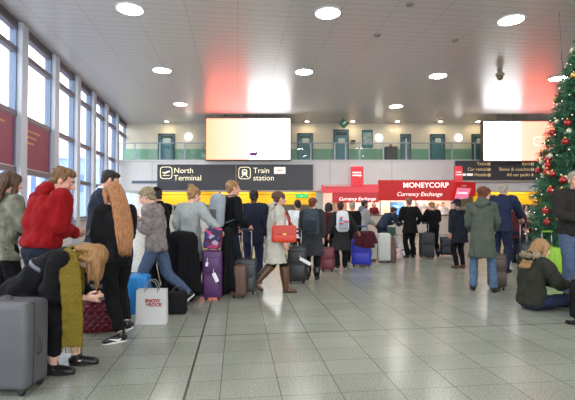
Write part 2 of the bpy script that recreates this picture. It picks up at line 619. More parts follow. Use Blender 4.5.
        if st in ('long', 'bun', 'ponytail', 'bob', 'updo'):
            for sg in (-1, 1):
                ell(bm, (sg*0.058, 0.010, 0.055), (0.026, 0.060, 0.052), HM)
                if st in ('long', 'bob'):
                    low = 0.20 if st == 'long' else 0.10
                    tube(bm, [HM @ V((sg*0.066, 0.015, 0.07)), HM @ V((sg*0.082, 0.0, 0.0)), HM @ V((sg*0.078, -0.012, -low*0.6)), HM @ V((sg*0.07, -0.02, -low))], [0.022, 0.030, 0.030, 0.014], side=(0, 1, 0), n=8)
        if st == 'bun':
            ell(bm, (0, hair.get('by', -0.085), hair.get('bz', 0.125)), 0.047, HM)
        if st == 'updo':
            ell(bm, (0, -0.10, 0.05), (0.06, 0.05, 0.06), HM)
        if st == 'ponytail':
            tube(bm, [HM @ V((0, -0.10, 0.06)), HM @ V((0, -0.15, 0.03)), HM @ V((0, -0.16, -0.08)), HM @ V((0, -0.13, -0.2))], [0.022, 0.034, 0.034, 0.01], n=8)
        if st == 'bob':
            tube(bm, [HM @ V((0, -0.07, 0.06)), HM @ V((0, -0.085, -0.03)), HM @ V((0, -0.08, -0.12))], [(0.08, 0.05), (0.088, 0.045), (0.075, 0.03)], n=14)
        if st == 'long':
            L = hair.get('len', 0.35)
            a0 = HM @ V((0, -0.075, 0.05))
            a1 = HM @ V((0, -0.092, -0.05))
            a2 = neck - up2*0.06 + V((0, -0.125, 0))
            a3 = a2 - up2 * max(0.05, (L - 0.22)) + V((0, -0.03, 0))
            a2b = a2*0.5 + a3*0.5 + V((0, -0.012, 0))
            wd = hair.get('wd', 1.0)
            tube(bm, [a0, a1, a2, a2b, a3], [(0.085, 0.05), (0.092*wd, 0.045), (0.105*wd, 0.036), (0.10*wd, 0.034), (0.045*wd, 0.012)], n=16)
        if hair.get('hang'):
            rnd = random.Random(seed)
            for i in range(44):
                a = rnd.uniform(0, 2*math.pi)
                s0 = HM @ V((0.078*math.cos(a), -0.03 + 0.09*math.sin(a), 0.03 + rnd.uniform(-.03, .04)))
                if s0.z > hc.z + 0.03:
                    s0.z = hc.z + 0.03
                Lh = hair['hang'] * rnd.uniform(0.6, 1.05)
                tube(bm, [hc*0.4 + s0*0.6, s0, s0 + V((0, 0.012, -Lh*0.5)), s0 + V((rnd.uniform(-.012, .012), rnd.uniform(-.01, .02), -Lh))], [0.018, 0.024, 0.021, 0.008], n=6)
        bm = remesh(bm, 0.009 if vox < 0.0145 else 0.012, 2)
        ripple(bm, hair.get('tuft', 0.006 if st == 'crop' else 0.012), (42, 42, 16) if st in ('long', 'ponytail', 'bob') else 34, seed)
        if st == 'long' and vox < 0.0145:
            rnd = random.Random(seed)
            for i in range(46):
                ux = rnd.uniform(-0.95, 0.95)
                w0, w1, w2 = 0.080*ux, 0.095*ux*wd, 0.10*ux*wd
                sl = rnd.uniform(0.75, 1.06)
                e3 = a2 + (a3 - a2) * sl
                yb = 0.038 * math.sqrt(1 - ux*ux*0.9)
                tube(bm, [HM @ V((w0*0.8, -0.06 - yb, 0.09)), a1 + V((w1, -yb, 0)), a2 + V((w2, -yb*0.8, 0)), a2b + V((w2*0.95 + rnd.uniform(-.01, .01), -yb*0.8, 0)), e3 + V((w2*0.7 + rnd.uniform(-.015, .015), -yb*0.4, 0))],
                     [0.004, 0.010, 0.011, 0.010, 0.003], n=5, sub=3)
        obj('hair', bm, hair['m'], root, True, k)
        if hair.get('cap'):
            bm = bmesh.new()
            ell(bm, (0, -0.018, 0.066), (0.090, 0.106, 0.078), HM, 18, 12)
            tube(bm, [HM @ V((0, 0.06, 0.058)), HM @ V((0, 0.12, 0.052)), HM @ V((0, 0.165, 0.042))], [(0.075, 0.012), (0.07, 0.009), (0.035, 0.006)], side=HR.to_3x3() @ V((1, 0, 0)), n=12)
            bm = remesh(bm, 0.008, 2)
            obj('cap', bm, hair['cap'], root, True, k)
        if hair.get('beard'):
            bm = bmesh.new()
            ell(bm, (0, 0.040, -0.080), (0.055, 0.052, 0.046), HM, 14, 10)
            for sg in (-1, 1):
                ell(bm, (sg*0.055, 0.0, -0.045), (0.015, 0.035, 0.055), HM)
            bm = remesh(bm, 0.008, 2)
            ripple(bm, 0.01, 60, seed)
            obj('beard', bm, hair['beard'], root, True, k)
    bpy.context.view_layer.update()
    W = root.matrix_world
    return dict(root=root, k=k, M=W, neck=neck, chest=chest, pelv=pelv, up1=up1, up2=up2, HM=HM, hc=hc, J=J, sh=sh, seed=seed,
                w=lambda p: W @ (Vector(p) * k))

def scarf(pp, m, tails=(), r=0.030, R0=0.078, side=(1, 0, 0)):
    root, k = pp['root'], pp['k']
    NM = Matrix.Translation(pp['neck'] + pp['up2']*0.03) @ Matrix.Rotation(-0.25, 4, 'X')
    bm = bmesh.new()
    torus(bm, (0, 0.0, 0.0), R0, r, NM, 24, 10, 1.05, 1.0)
    torus(bm, (0, 0.006, 0.03), R0*0.93, r*0.85, NM @ Matrix.Rotation(0.2, 4, 'Y'), 24, 10, 1.05, 1.0)
    for pts, w, th in tails:
        tube(bm, pts, [(w*0.6, th)] + [(w, th)] * (len(pts) - 1), side=side, n=16)
    bm = remesh(bm, 0.011, 3)
    ripple(bm, 0.012, 16, pp['seed'])
    return obj('scarf', bm, m, root, True, k)

def strap(pp, pts, m, name='strap', w=0.02):
    bm = bmesh.new()
    tube(bm, pts, [(w, 0.005)] * len(pts), n=8, side=(1, 0, 0))
    return obj(name, bm, m, pp['root'], True, pp['k'])

def backpack(pp, label, m, m2, h=0.46, w=0.30, d=0.16, group=None, up=0.0, pocket=True, print_cols=None):
    """a bag of its own, worn on the back of pp"""
    k = pp['k']
    root = thing('backpack', label, 'backpack', pp['root'].location, pp['root'].rotation_euler.z, group)
    c = pp['chest']*0.75 + pp['pelv']*0.25 + Vector((0, 0, 0.08 + up))
    yb = -0.155
    B = Matrix.Translation(c) @ Matrix.Rotation(-math.atan2(pp['up2'].y, pp['up2'].z), 4, 'X')
    bm = bmesh.new()
    tube(bm, [B @ Vector((0, yb - d*0.45, -h*0.5)), B @ Vector((0, yb - d*0.5, -h*0.44)), B @ Vector((0, yb - d*0.5, 0)), B @ Vector((0, yb - d*0.45, h*0.38)), B @ Vector((0, yb - d*0.38, h*0.5))],
         [(w*0.42, d*0.36), (w*0.5, d*0.5), (w*0.5, d*0.5), (w*0.46, d*0.42), (w*0.26, d*0.2)], side=(1, 0, 0), n=20, power=0.6)
    ripple(bm, 0.02, 9, pp['seed'])
    o = obj('main_compartment', bm, m, root, True, k)
    if pocket:
        bm = bmesh.new()
        tube(bm, [B @ Vector((0, yb - d*0.98, -h*0.44)), B @ Vector((0, yb - d*1.02, -h*0.40)), B @ Vector((0, yb - d*1.02, -h*0.08)), B @ Vector((0, yb - d*0.94, 0.0))],
             [(w*0.32, 0.02), (w*0.38, 0.035), (w*0.38, 0.035), (w*0.34, 0.015)], side=(1, 0, 0), n=16, power=0.6)
        obj('front_pocket', bm, m2, root, True, k)
    if print_cols:
        rnd = random.Random(4)
        for i, mc in enumerate(print_cols):
            bm = bmesh.new()
            ell(bm, B @ Vector((rnd.uniform(-.3, .3)*w, yb - d*1.02 - 0.034, (0.10 - 0.12*i)*h*0.9 + 0.03)), (w*rnd.uniform(.12, .26), 0.014, h*rnd.uniform(.04, .08)))
            obj('printed_patch', bm, mc, root, True, k)
    for sg in (-1, 1):
        s = pp['sh']['l' if sg < 0 else 'r']*0.55 + pp['neck']*0.45
        bm = bmesh.new()
        tube(bm, [B @ Vector((sg*w*0.28, yb - 0.02, h*0.40)), s + Vector((0, -0.06, 0.075)), s + Vector((0, 0.03, 0.07)), s + Vector((sg*0.02, 0.125, -0.05)), s + Vector((sg*0.05, 0.10, -0.24)), B @ Vector((sg*w*0.46, yb - 0.02, -h*0.38))],
             [(0.026, 0.008)] * 6, side=(1, 0, 0), n=8)
        obj('shoulder_strap', bm, m2, root, True, k)
    bm = bmesh.new()
    tube(bm, [B @ Vector((-0.04, yb - 0.05, h*0.47)), B @ Vector((0, yb - 0.05, h*0.56)), B @ Vector((0.04, yb - 0.05, h*0.47))], [0.008]*3, n=6)
    obj('grab_handle', bm, m2, root, True, k)
    return root

# ------------------------------------------------------------ luggage
def suitcase(label, px, foot, w, d, h, rz, m, trim, kind='hard', handle=0.0, name='suitcase', dist=None, group='suitcases standing in the queue', xoff=0.0):
    dd = dist or 571.0 / (foot - HOR)
    root = thing(name, label, 'suitcase', (X(px, dd) + xoff, dd, 0), R(rz), group)
    wh = 0.045
    bm = Bx(-w/2, w/2, -d/2, d/2, wh, h, min(w, d)*0.16, 4)
    if kind == 'hard':
        pass
    sh = obj('shell', bm, m, root, True)
    if kind == 'hard':
        n = max(4, int(w / 0.075))
        for i in range(n):
            x = -w*0.38 + w*0.76*i/(n - 1)
            for sy in (-1, 1):
                bm = Bx(x - 0.009, x + 0.009, sy*d/2 - 0.006, sy*d/2 + 0.006, wh + h*0.10, h - h*0.10, 0.004)
                obj('rib', bm, m, sh)
        bm = Bx(-w/2 - 0.004, w/2 + 0.004, -0.012, 0.012, wh + 0.03, h - 0.03, 0.004)
        obj('zip_seam', bm, trim, root)
    elif kind == 'plain':
        obj('zip_seam', Bx(-w/2 - 0.004, w/2 + 0.004, -d*0.22, -d*0.22 + 0.016, wh + 0.02, h + 0.003, 0.004), trim, root)
        obj('badge', Bx(-0.03, 0.03, -d/2 - 0.006, -d/2 + 0.004, h*0.80, h*0.80 + 0.035, 0.004), trim, root)
    else:
        bm = Bx(-w*0.40, w*0.40, -d/2 - 0.035, -d/2 + 0.02, wh + h*0.08, h*0.52, 0.018, 3)
        obj('front_pocket', bm, m, root, True)
        bm = Bx(-w*0.40, w*0.40, -d/2 - 0.025, -d/2 + 0.02, h*0.56, h*0.88, 0.016, 3)
        obj('front_pocket', bm, m, root, True)
        for sy in (-0.32, 0.32):
            bm = Bx(-w/2 - 0.003, w/2 + 0.003, sy*d - 0.006, sy*d + 0.006, wh + 0.02, h + 0.002, 0.003)
            obj('piping', bm, trim, root)
    for sx in (-1, 1):
        for sy in (-1, 1):
            bm = bmesh.new()
            x, y = sx*(w/2 - 0.05), sy*(d/2 - 0.045)
            cyl(bm, (x - 0.012, y, 0.025), (x + 0.012, y, 0.025), 0.025, 12)
            wo = obj('wheel', bm, mat('wheel_rubber', rgb(28, 28, 30), 0.6), root, True)
            bm = Bx(x - 0.02, x + 0.02, y - 0.02, y + 0.02, 0.03, wh + 0.02, 0.006)
            obj('wheel_housing', bm, trim, wo)
    bm = bmesh.new()
    tube(bm, [(-0.07, 0, h - 0.005), (-0.06, 0, h + 0.022), (0.06, 0, h + 0.022), (0.07, 0, h - 0.005)], [0.009]*4, n=8)
    obj('carry_handle', bm, trim, root, True)
    bm = bmesh.new()
    tube(bm, [(w/2 - 0.005, 0, h*0.40), (w/2 + 0.022, 0, h*0.44), (w/2 + 0.022, 0, h*0.58), (w/2 - 0.005, 0, h*0.62)], [0.009]*4, n=8, side=(0, 1, 0))
    obj('carry_handle', bm, trim, root, True)
    if handle:
        for sx in (-1, 1):
            bm = bmesh.new()
            cyl(bm, (sx*w*0.24, d*0.34, h - 0.05), (sx*w*0.24, d*0.34, h + handle), 0.008, 8)
            obj('handle_rod', bm, mat('steel_rod', rgb(170, 172, 175), 0.3, 0.9), root, True)
        bm = Bx(-w*0.24 - 0.015, w*0.24 + 0.015, d*0.34 - 0.016, d*0.34 + 0.016, h + handle - 0.012, h + handle + 0.022, 0.012, 3)
        obj('handle_grip', bm, trim, root, True)
    return root

def drape(name, label, cat, px, d, top, bottom, rx, ry, m, rz=0, seed=1, group=None, folds=7, flare=1.35):
    """a coat thrown over something: a cloth hull with hanging folds"""
    root_loc = (X(px, d), d, 0)
    bm = bmesh.new()
    n, L = 48, 16
    rings = []
    rnd = random.Random(seed)
    ph = rnd.random() * 6
    for i in range(L):
        t = i / (L - 1)
        z = top - (top - bottom) * max(0, (t - 0.12)) / 0.88
        g = min(1, math.sin(min(1, t / 0.22) * math.pi / 2))
        sc = g * (1 + (flare - 1) * t)
        ring = []
        for j in range(n):
            a = 2 * math.pi * j / n
            w = 1 + (0.03 + 0.20 * t) * math.sin(folds * a + ph + 1.5 * math.sin(a + t)) + 0.05 * t * math.sin(3 * a + ph)
            zz = z - 0.03 * (1 - g) * 0 + t * 0.06 * math.sin(2 * a + ph)
            if i == 0:
                zz = top + 0.01
            ring.append(bm.verts.new((rx * sc * w * math.cos(a) + 1e-4 * math.cos(a), ry * sc * w * math.sin(a) + 1e-4 * math.sin(a), zz)))
        rings.append(ring)
    for i in range(L - 1):
        for j in range(n):
            bm.faces.new((rings[i][j], rings[i][(j+1) % n], rings[i+1][(j+1) % n], rings[i+1][j]))
    bm.faces.new(rings[0][::-1])
    inner = [bm.verts.new((v.co.x * 0.9, v.co.y * 0.9, v.co.z + 0.01)) for v in rings[-1]]
    for j in range(n):
        bm.faces.new((rings[-1][j], rings[-1][(j+1) % n], inner[(j+1) % n], inner[j]))
    bm.faces.new(inner)
    ripple(bm, 0.02, 8, seed)
    o = obj(name, bm, m, None, True)
    o.location = root_loc
    o.rotation_euler = (0, 0, R(rz))
    return tag(o, label, cat, group)

def softbag(name, label, cat, px, d, z0, w, dp, h, m, m2, rz=0, y=0, handles=True, group=None, seed=1):
    root = thing(name, label, cat, (X(px, d), d + y, z0), R(rz), group)
    bm = bmesh.new()
    tube(bm, [(0, 0, 0), (0, 0, h*0.08), (0, 0, h*0.5), (0, 0, h*0.9), (0, 0, h)], [(w*.46, dp*.44), (w*.5, dp*.5), (w*.5, dp*.5), (w*.45, dp*.36), (w*.38, dp*.15)], side=(1, 0, 0), n=28, power=0.55)
    bmesh.ops.subdivide_edges(bm, edges=bm.edges[:], cuts=1, use_grid_fill=True)
    ripple(bm, 0.03, 9, seed)
    zmin = min(v.co.z for v in bm.verts)
    for v in bm.verts:
        v.co.z = max(0, v.co.z)
    obj('bag_body', bm, m, root, True)
    bm = Bx(-w*0.36, w*0.36, -dp*0.5 - 0.018, -dp*0.3, h*0.12, h*0.55, 0.015, 3)
    obj('front_pocket', bm, m, root, True)
    if handles:
        for sy in (-1, 1):
            bm = bmesh.new()
            tube(bm, [(-w*.2, sy*dp*.22, h*0.85), (-w*.17, sy*dp*.15, h*1.15), (w*.17, sy*dp*.15, h*1.15), (w*.2, sy*dp*.22, h*0.85)], [0.010]*4, n=8)
            obj('handle', bm, m2, root, True)
    return root

def phone(pos, label, rz=0, tilt=0.6, c=(20, 20, 24)):
    root = thing('mobile_phone', label, 'phone', pos, rz)
    M = Matrix.Rotation(tilt, 4, 'X')
    bm = bmesh.new()
    box(bm, -0.036, 0.036, -0.006, 0.006, -0.072, 0.072, 0.005, 2, M)
    obj('case', bm, mat('phone_case_%d' % c[0], rgb(*c), 0.35), root)
    bm = bmesh.new()
    box(bm, -0.032, 0.032, -0.0075, -0.0055, -0.064, 0.064, 0.0, 2, M)
    obj('phone_screen', bm, mat('phone_glass', rgb(40, 46, 58), 0.1), root)
    return root
# ------------------------------------------------------------ the hall
CEIL = 6.68
TH = math.atan(50.0 / FPX)

def nmath(nt, op, a, b=None, c=None):
    n = nt.nodes.new('ShaderNodeMath')
    n.operation = op
    for i, v in enumerate((a, b, c)):
        if v is None:
            continue
        if isinstance(v, (int, float)):
            n.inputs[i].default_value = v
        else:
            nt.links.new(v, n.inputs[i])
    return n.outputs[0]

def uv_axes(nt):
    tc = nt.nodes.new('ShaderNodeTexCoord')
    sp = nt.nodes.new('ShaderNodeSeparateXYZ')
    nt.links.new(tc.outputs['Object'], sp.inputs[0])
    x, y = sp.outputs[0], sp.outputs[1]
    c, s = math.cos(TH), math.sin(TH)
    u = nmath(nt, 'ADD', nmath(nt, 'MULTIPLY', x, c), nmath(nt, 'MULTIPLY', y, s))
    v = nmath(nt, 'SUBTRACT', nmath(nt, 'MULTIPLY', y, c), nmath(nt, 'MULTIPLY', x, s))
    return tc, u, v

def floor_material():
    m = bpy.data.materials.new('floor_tiles')
    m.use_nodes = True
    nt = m.node_tree
    b = nt.nodes['Principled BSDF']
    tc, u, v = uv_axes(nt)
    def cellcoord(q, cut, o1, o2, size):
        sel = nmath(nt, 'LESS_THAN', q, cut)
        off = nmath(nt, 'ADD', nmath(nt, 'MULTIPLY', sel, o1 - o2), o2)
        return nmath(nt, 'DIVIDE', nmath(nt, 'SUBTRACT', q, off), size)
    cu = cellcoord(u, -0.377, -0.627, -0.1246, 0.445)
    cv = cellcoord(v, 4.606, 3.073, 4.606, 0.331)
    def edge(q, size, wd):
        fr = nmath(nt, 'FRACT', q)
        d = nmath(nt, 'MINIMUM', fr, nmath(nt, 'SUBTRACT', 1.0, fr))
        return nmath(nt, 'LESS_THAN', nmath(nt, 'MULTIPLY', d, size), wd)
    j = nmath(nt, 'MAXIMUM', edge(cu, 0.445, 0.0035), edge(cv, 0.331, 0.0025))
    thick = nmath(nt, 'LESS_THAN', nmath(nt, 'ABSOLUTE', nmath(nt, 'ADD', u, 0.377)), 0.010)
    thick2 = nmath(nt, 'LESS_THAN', nmath(nt, 'ABSOLUTE', nmath(nt, 'SUBTRACT', v, 4.606)), 0.007)
    th = nmath(nt, 'MAXIMUM', thick, thick2)
    cmb = nt.nodes.new('ShaderNodeCombineXYZ')
    nt.links.new(nmath(nt, 'FLOOR', cu), cmb.inputs[0])
    nt.links.new(nmath(nt, 'FLOOR', cv), cmb.inputs[1])
    wn = nt.nodes.new('ShaderNodeTexWhiteNoise')
    nt.links.new(cmb.outputs[0], wn.inputs['Vector'])
    ns = nt.nodes.new('ShaderNodeTexNoise')
    ns.inputs['Scale'].default_value = 70
    ns.inputs['Detail'].default_value = 3
    nt.links.new(tc.outputs['Object'], ns.inputs['Vector'])
    nb = nt.nodes.new('ShaderNodeTexNoise')
    nb.inputs['Scale'].default_value = 1.3
    nt.links.new(tc.outputs['Object'], nb.inputs['Vector'])
    br = nmath(nt, 'ADD', nmath(nt, 'MULTIPLY', wn.outputs['Value'], 0.035),
               nmath(nt, 'ADD', nmath(nt, 'MULTIPLY', ns.outputs['Fac'], 0.48), nmath(nt, 'MULTIPLY', nb.outputs['Fac'], 0.12)))
    rp = nt.nodes.new('ShaderNodeValToRGB')
    rp.color_ramp.elements[0].position = 0.18
    rp.color_ramp.elements[0].color = rgb(108, 113, 102)
    rp.color_ramp.elements[1].position = 0.48
    rp.color_ramp.elements[1].color = rgb(178, 182, 169)
    nt.links.new(br, rp.inputs['Fac'])
    m1 = nt.nodes.new('ShaderNodeMix')
    m1.data_type = 'RGBA'
    nt.links.new(j, m1.inputs['Factor'])
    nt.links.new(rp.outputs['Color'], m1.inputs[6])
    m1.inputs[7].default_value = rgb(88, 88, 82)
    m2 = nt.nodes.new('ShaderNodeMix')
    m2.data_type = 'RGBA'
    nt.links.new(th, m2.inputs['Factor'])
    nt.links.new(m1.outputs[2], m2.inputs[6])
    m2.inputs[7].default_value = rgb(62, 62, 60)
    nt.links.new(m2.outputs[2], b.inputs['Base Color'])
    b.inputs['Roughness'].default_value = 0.22
    b.inputs['Specular IOR Level'].default_value = 0.45
    return m

def ceiling_material():
    m = bpy.data.materials.new('ceiling_metal_strips')
    m.use_nodes = True
    nt = m.node_tree
    b = nt.nodes['Principled BSDF']
    tc, u, v = uv_axes(nt)
    fr = nmath(nt, 'FRACT', nmath(nt, 'DIVIDE', v, 0.30))
    dv = nmath(nt, 'MULTIPLY', nmath(nt, 'MINIMUM', fr, nmath(nt, 'SUBTRACT', 1.0, fr)), 0.30)
    fu = nmath(nt, 'FRACT', nmath(nt, 'DIVIDE', u, 1.38))
    du = nmath(nt, 'MULTIPLY', nmath(nt, 'MINIMUM', fu, nmath(nt, 'SUBTRACT', 1.0, fu)), 1.38)
    j = nmath(nt, 'MAXIMUM', nmath(nt, 'LESS_THAN', dv, 0.014), nmath(nt, 'LESS_THAN', du, 0.012))
    mx = nt.nodes.new('ShaderNodeMix')
    mx.data_type = 'RGBA'
    nt.links.new(j, mx.inputs['Factor'])
    mx.inputs[6].default_value = rgb(206, 202, 203)
    mx.inputs[7].default_value = rgb(180, 177, 178)
    nt.links.new(mx.outputs[2], b.inputs['Base Color'])
    b.inputs['Metallic'].default_value = 0.1
    b.inputs['Roughness'].default_value = 0.30
    bp = nt.nodes.new('ShaderNodeBump')
    bp.inputs['Strength'].default_value = 0.25
    bp.inputs['Distance'].default_value = 0.012
    hgt = nmath(nt, 'SQRT', nmath(nt, 'MINIMUM', nmath(nt, 'MULTIPLY', dv, 12.0), 1.0))
    nt.links.new(hgt, bp.inputs['Height'])
    nt.links.new(bp.outputs['Normal'], b.inputs['Normal'])
    return m

def slab(z0, z1):
    xl = lambda y: -7.53 - 0.1687 * (y - 11.0) - 0.27
    o_ = [(xl(-9.4), -9.4), (18.3, -9.4), (18.3, 29.0), (xl(26.2), 29.0), (xl(26.2), 26.2)]
    bm = bmesh.new()
    a = [bm.verts.new((x, y, z0)) for x, y in o_]
    b = [bm.verts.new((x, y, z1)) for x, y in o_]
    bm.faces.new(a[::-1])
    bm.faces.new(b)
    for i in range(5):
        bm.faces.new((a[i], a[(i+1) % 5], b[(i+1) % 5], b[i]))
    return bm
struct('floor', slab(-0.2, 0), floor_material())
struct('ceiling', slab(CEIL, CEIL + 0.2), ceiling_material())
bm = Bx(-120, -10.6, -60, 160, -0.6, -0.25)
struct('ground', bm, mat('tarmac', rgb(150, 152, 155), 0.9, var=0.1, scale=3))

white_wall = mat('white_wall', rgb(214, 213, 212), 0.6, var=0.03, scale=2)
cream_wall = mat('cream_wall', rgb(226, 217, 198), 0.7, var=0.04, scale=2)
dado_green = mat('green_dado', rgb(134, 174, 150), 0.7, var=0.05, scale=3)
grey_trim = mat('grey_trim', rgb(120, 122, 128), 0.45, var=0.05, scale=5)
alu = mat('aluminium', rgb(168, 174, 184), 0.4, 0.35)
alu_blue = mat('blue_grey_frame', rgb(112, 128, 156), 0.45, 0.1)
mull = mat('pale_grey_column', rgb(186, 192, 204), 0.5, var=0.04, scale=4)

# back wall of the upper gallery, with its dado band and door openings
BW = 26.0
FL2 = Z(160, 24.0)       # gallery floor level
bm = Bx(-10.4, 18.4, BW, BW + 0.2, FL2 - 0.2, CEIL)
struct('wall_back', bm, cream_wall)
bm = Bx(-10.1, 18.3, BW - 0.03, BW, FL2, Z(149, BW))
struct('trim_1', bm, dado_green)
bm = Bx(-10.1, 18.3, 24.0, BW, FL2 - 0.22, FL2)
struct('gallery_floor', bm, grey_trim)
# fascia of the gallery in panels
fz = Z(191, 24.0)
bm = Bx(-10.2, 18.3, 23.98, 24.18, fz, FL2 - 0.02)
struct('wall_fascia', bm, mat('fascia_panel', rgb(222, 222, 222), 0.55, var=0.03, scale=1.5))
bm = bmesh.new()
for px in (118, 152, 196, 330, 349, 392, 454, 470):
    box(bm, X(px, 24) - 0.008, X(px, 24) + 0.008, 23.972, 23.98, fz, FL2 - 0.09)
struct('trim_2', bm, grey_trim)
bm = Bx(-10.2, 18.3, 23.93, 24.0, FL2 - 0.09, FL2 + 0.01)
struct('trim_3', bm, mat('pale_edge', rgb(214, 214, 214), 0.5))
bm = Bx(X(132, 24), X(158, 24), 23.93, 24.0, Z(183.5, 24), Z(180.8, 24))
struct('trim_4', bm, mat('slate_trim', rgb(96, 108, 130), 0.5))
bm = Bx(-10.2, 18.3, 24.18, 29.0, fz, fz + 0.12)
struct('ceiling_soffit', bm, white_wall)
bm = Bx(-10.4, 18.4, 28.6, 28.8, 0, fz)
struct('wall_back_lower', bm, mat('lower_wall', rgb(196, 190, 182), 0.6, var=0.05, scale=2))
bm = Bx(17.9, 18.2, -9, 28.8, 0, CEIL)
struct('wall_right', bm, white_wall)

# yellow band above the desks under the gallery, slight glow added to brighten it
yel = mat('yellow_glow_panel', rgb(250, 186, 14), 0.5, emit=0.22)
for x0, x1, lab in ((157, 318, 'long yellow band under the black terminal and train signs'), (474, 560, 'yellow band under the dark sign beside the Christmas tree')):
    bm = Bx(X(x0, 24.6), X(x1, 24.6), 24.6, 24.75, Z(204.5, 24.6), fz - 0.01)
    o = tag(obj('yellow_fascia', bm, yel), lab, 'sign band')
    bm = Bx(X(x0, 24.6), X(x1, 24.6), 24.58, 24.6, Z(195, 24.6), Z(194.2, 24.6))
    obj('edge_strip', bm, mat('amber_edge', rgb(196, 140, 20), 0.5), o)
bm = Bx(X(316, 24.3), X(323, 24.3), 24.2, 24.59, 0, fz - 0.005)
tag(obj('square_pillar', bm, mat('pale_pillar', rgb(202, 208, 200), 0.5, var=0.03)), 'pale square pillar at the left end of the red exchange kiosk', 'pillar')
# check-in desks below the yellow band
for i, (a, b_, lab) in enumerate(((160, 196, 'pale service desk far left under the yellow band'), (200, 240, 'pale service desk under the train station sign'), (244, 300, 'pale service desk nearest the square pillar'))):
    t = thing('service_desk', lab, 'desk', (X((a + b_) / 2, 25.6), 25.6, 0), 0, 'desks under the yellow band')
    w = X(b_, 25.6) - X(a, 25.6)
    obj('desk_body', Bx(-w/2, w/2, -0.3, 0.3, 0, 1.05, 0.02), mat('desk_laminate', rgb(206, 204, 200), 0.5), t)
    obj('desk_top', Bx(-w/2 - 0.05, w/2 + 0.05, -0.38, 0.34, 1.05, 1.10, 0.012), mat('desk_top', rgb(120, 120, 124), 0.4), t)
    mt = obj('monitor', Bx(-0.25, 0.25, 0.0, 0.04, 1.18, 1.52, 0.01), mat('black_plastic', rgb(24, 24, 26), 0.4), t)
    obj('stand', Bx(-0.05, 0.05, 0.0, 0.04, 1.10, 1.2), mat('black_plastic', rgb(24, 24, 26), 0.4), mt)

# gallery doors
teal = mat('teal_door', rgb(80, 124, 136), 0.45, var=0.06, scale=3)
teal_fr = mat('teal_frame', rgb(70, 92, 98), 0.5)
for n, (x0, x1, yt) in enumerate(((158, 174.5, 134), (297.5, 313, 133.5), (333.5, 349, 130), (400.5, 411, 134.5), (430.5, 445, 134.5), (472, 486, 134.5))):
    a, b_ = X(x0, BW), X(x1, BW)
    zt = Z(yt, BW)
    bm = bmesh.new()
    box(bm, a, a + 0.07, BW - 0.09, BW + 0.02, FL2, zt)
    box(bm, b_ - 0.07, b_, BW - 0.09, BW + 0.02, FL2, zt)
    box(bm, a, b_, BW - 0.09, BW + 0.02, zt - 0.08, zt + 0.02)
    d = struct('door_%d' % (n + 1), bm, teal_fr)
    obj('panel', Bx(a + 0.07, b_ - 0.07, BW - 0.06, BW - 0.02, FL2, zt - 0.08), teal, d)
    lz = Z(141, BW)
    obj('vision_pane', Bx(a + 0.30, b_ - 0.25, BW - 0.07, BW - 0.055, lz - 0.18, lz + 0.16), mat('door_pane', rgb(190, 205, 205), 0.15), d)
    obj('transom_pane', Bx(a + 0.12, b_ - 0.12, BW - 0.066, BW - 0.06, zt - 0.34, zt - 0.14), mat('transom_dark', rgb(66, 88, 92), 0.2), d)
    bm = bmesh.new()
    tube(bm, [(b_ - 0.2, BW - 0.06, FL2 + 0.95), (b_ - 0.2, BW - 0.12, FL2 + 0.98), (b_ - 0.2, BW - 0.12, FL2 + 1.22), (b_ - 0.2, BW - 0.06, FL2 + 1.25)], [0.015]*4, n=6)
    obj('pull_handle', bm, alu, d)

# round wall lamps on the gallery wall
glob = emat('lamp_glass', (1.0, 0.95, 0.86, 1), 2.2)
for i, (px, py, lab) in enumerate(((188.5, 137, 'round white wall lamp left of the big screen, above the black terminal sign'), (379, 138, 'round white wall lamp over the red money exchange kiosk'), (458.5, 138, 'round white wall lamp near the right hand screen'))):
    t = thing('wall_lamp', lab, 'lamp', (X(px, BW), BW, Z(py, BW)), 0, 'round wall lamps on the gallery')
    bm = bmesh.new()
    cyl(bm, (0, -0.05, 0), (0, 0, 0), 0.2, 20)
    obj('mount', bm, grey_trim, t)
    bm = bmesh.new()
    ell(bm, (0, -0.10, 0), (0.225, 0.10, 0.225), None, 20, 12)
    obj('lamp_shade', bm, glob, t, True)

# notice board, dark cabinet and diamond exit sign on the gallery
t = thing('notice_board', 'tall teal framed notice board on the gallery wall above the kiosk', 'notice board', (X(367.5, BW), BW, 0))
w = X(373, BW) - X(362, BW)
obj('board_frame', Bx(-w/2, w/2, -0.06, 0, Z(148, BW), Z(130, BW), 0.02), mat('teal_board', rgb(48, 108, 118), 0.4), t)
obj('poster', Bx(-w/2 + 0.07, w/2 - 0.07, -0.075, -0.06, Z(145, BW), Z(132.5, BW)), mat('poster_paper', rgb(150, 170, 168), 0.4, var=0.35, scale=4), t)
t = thing('cabinet', 'low dark cabinet with a red top box behind the glass balustrade', 'cabinet', (X(391, 25.2), 25.2, FL2))
obj('cabinet_body', Bx(-0.36, 0.36, -0.25, 0.25, 0, Z(147, 25.2) - FL2, 0.02), mat('dark_cabinet', rgb(64, 48, 46), 0.5), t)
obj('red_box', Bx(-0.07, 0.07, -0.1, 0.1, Z(147, 25.2) - FL2, Z(144.5, 25.2) - FL2, 0.02), mat('red_box', rgb(170, 50, 40), 0.5), t)
t = thing('exit_sign', 'small green diamond exit sign hanging from the ceiling over the gallery', 'sign', (X(344, 24.3), 24.3, Z(123.5, 24.3)))
bm = bmesh.new()
box(bm, -0.22, 0.22, -0.02, 0.02, -0.22, 0.22, 0.01, 1, Matrix.Rotation(R(45), 4, 'Y'))
obj('sign_plate', bm, mat('exit_green', rgb(40, 120, 80), 0.4), t)
bm = bmesh.new()
box(bm, -0.05, 0.17, -0.03, -0.02, -0.05, 0.05, 0.0, 1, Matrix.Rotation(R(-40), 4, 'Y'))
obj('white_arrow', bm, mat('white_mark', rgb(240, 240, 240), 0.5), t)
bm = bmesh.new()
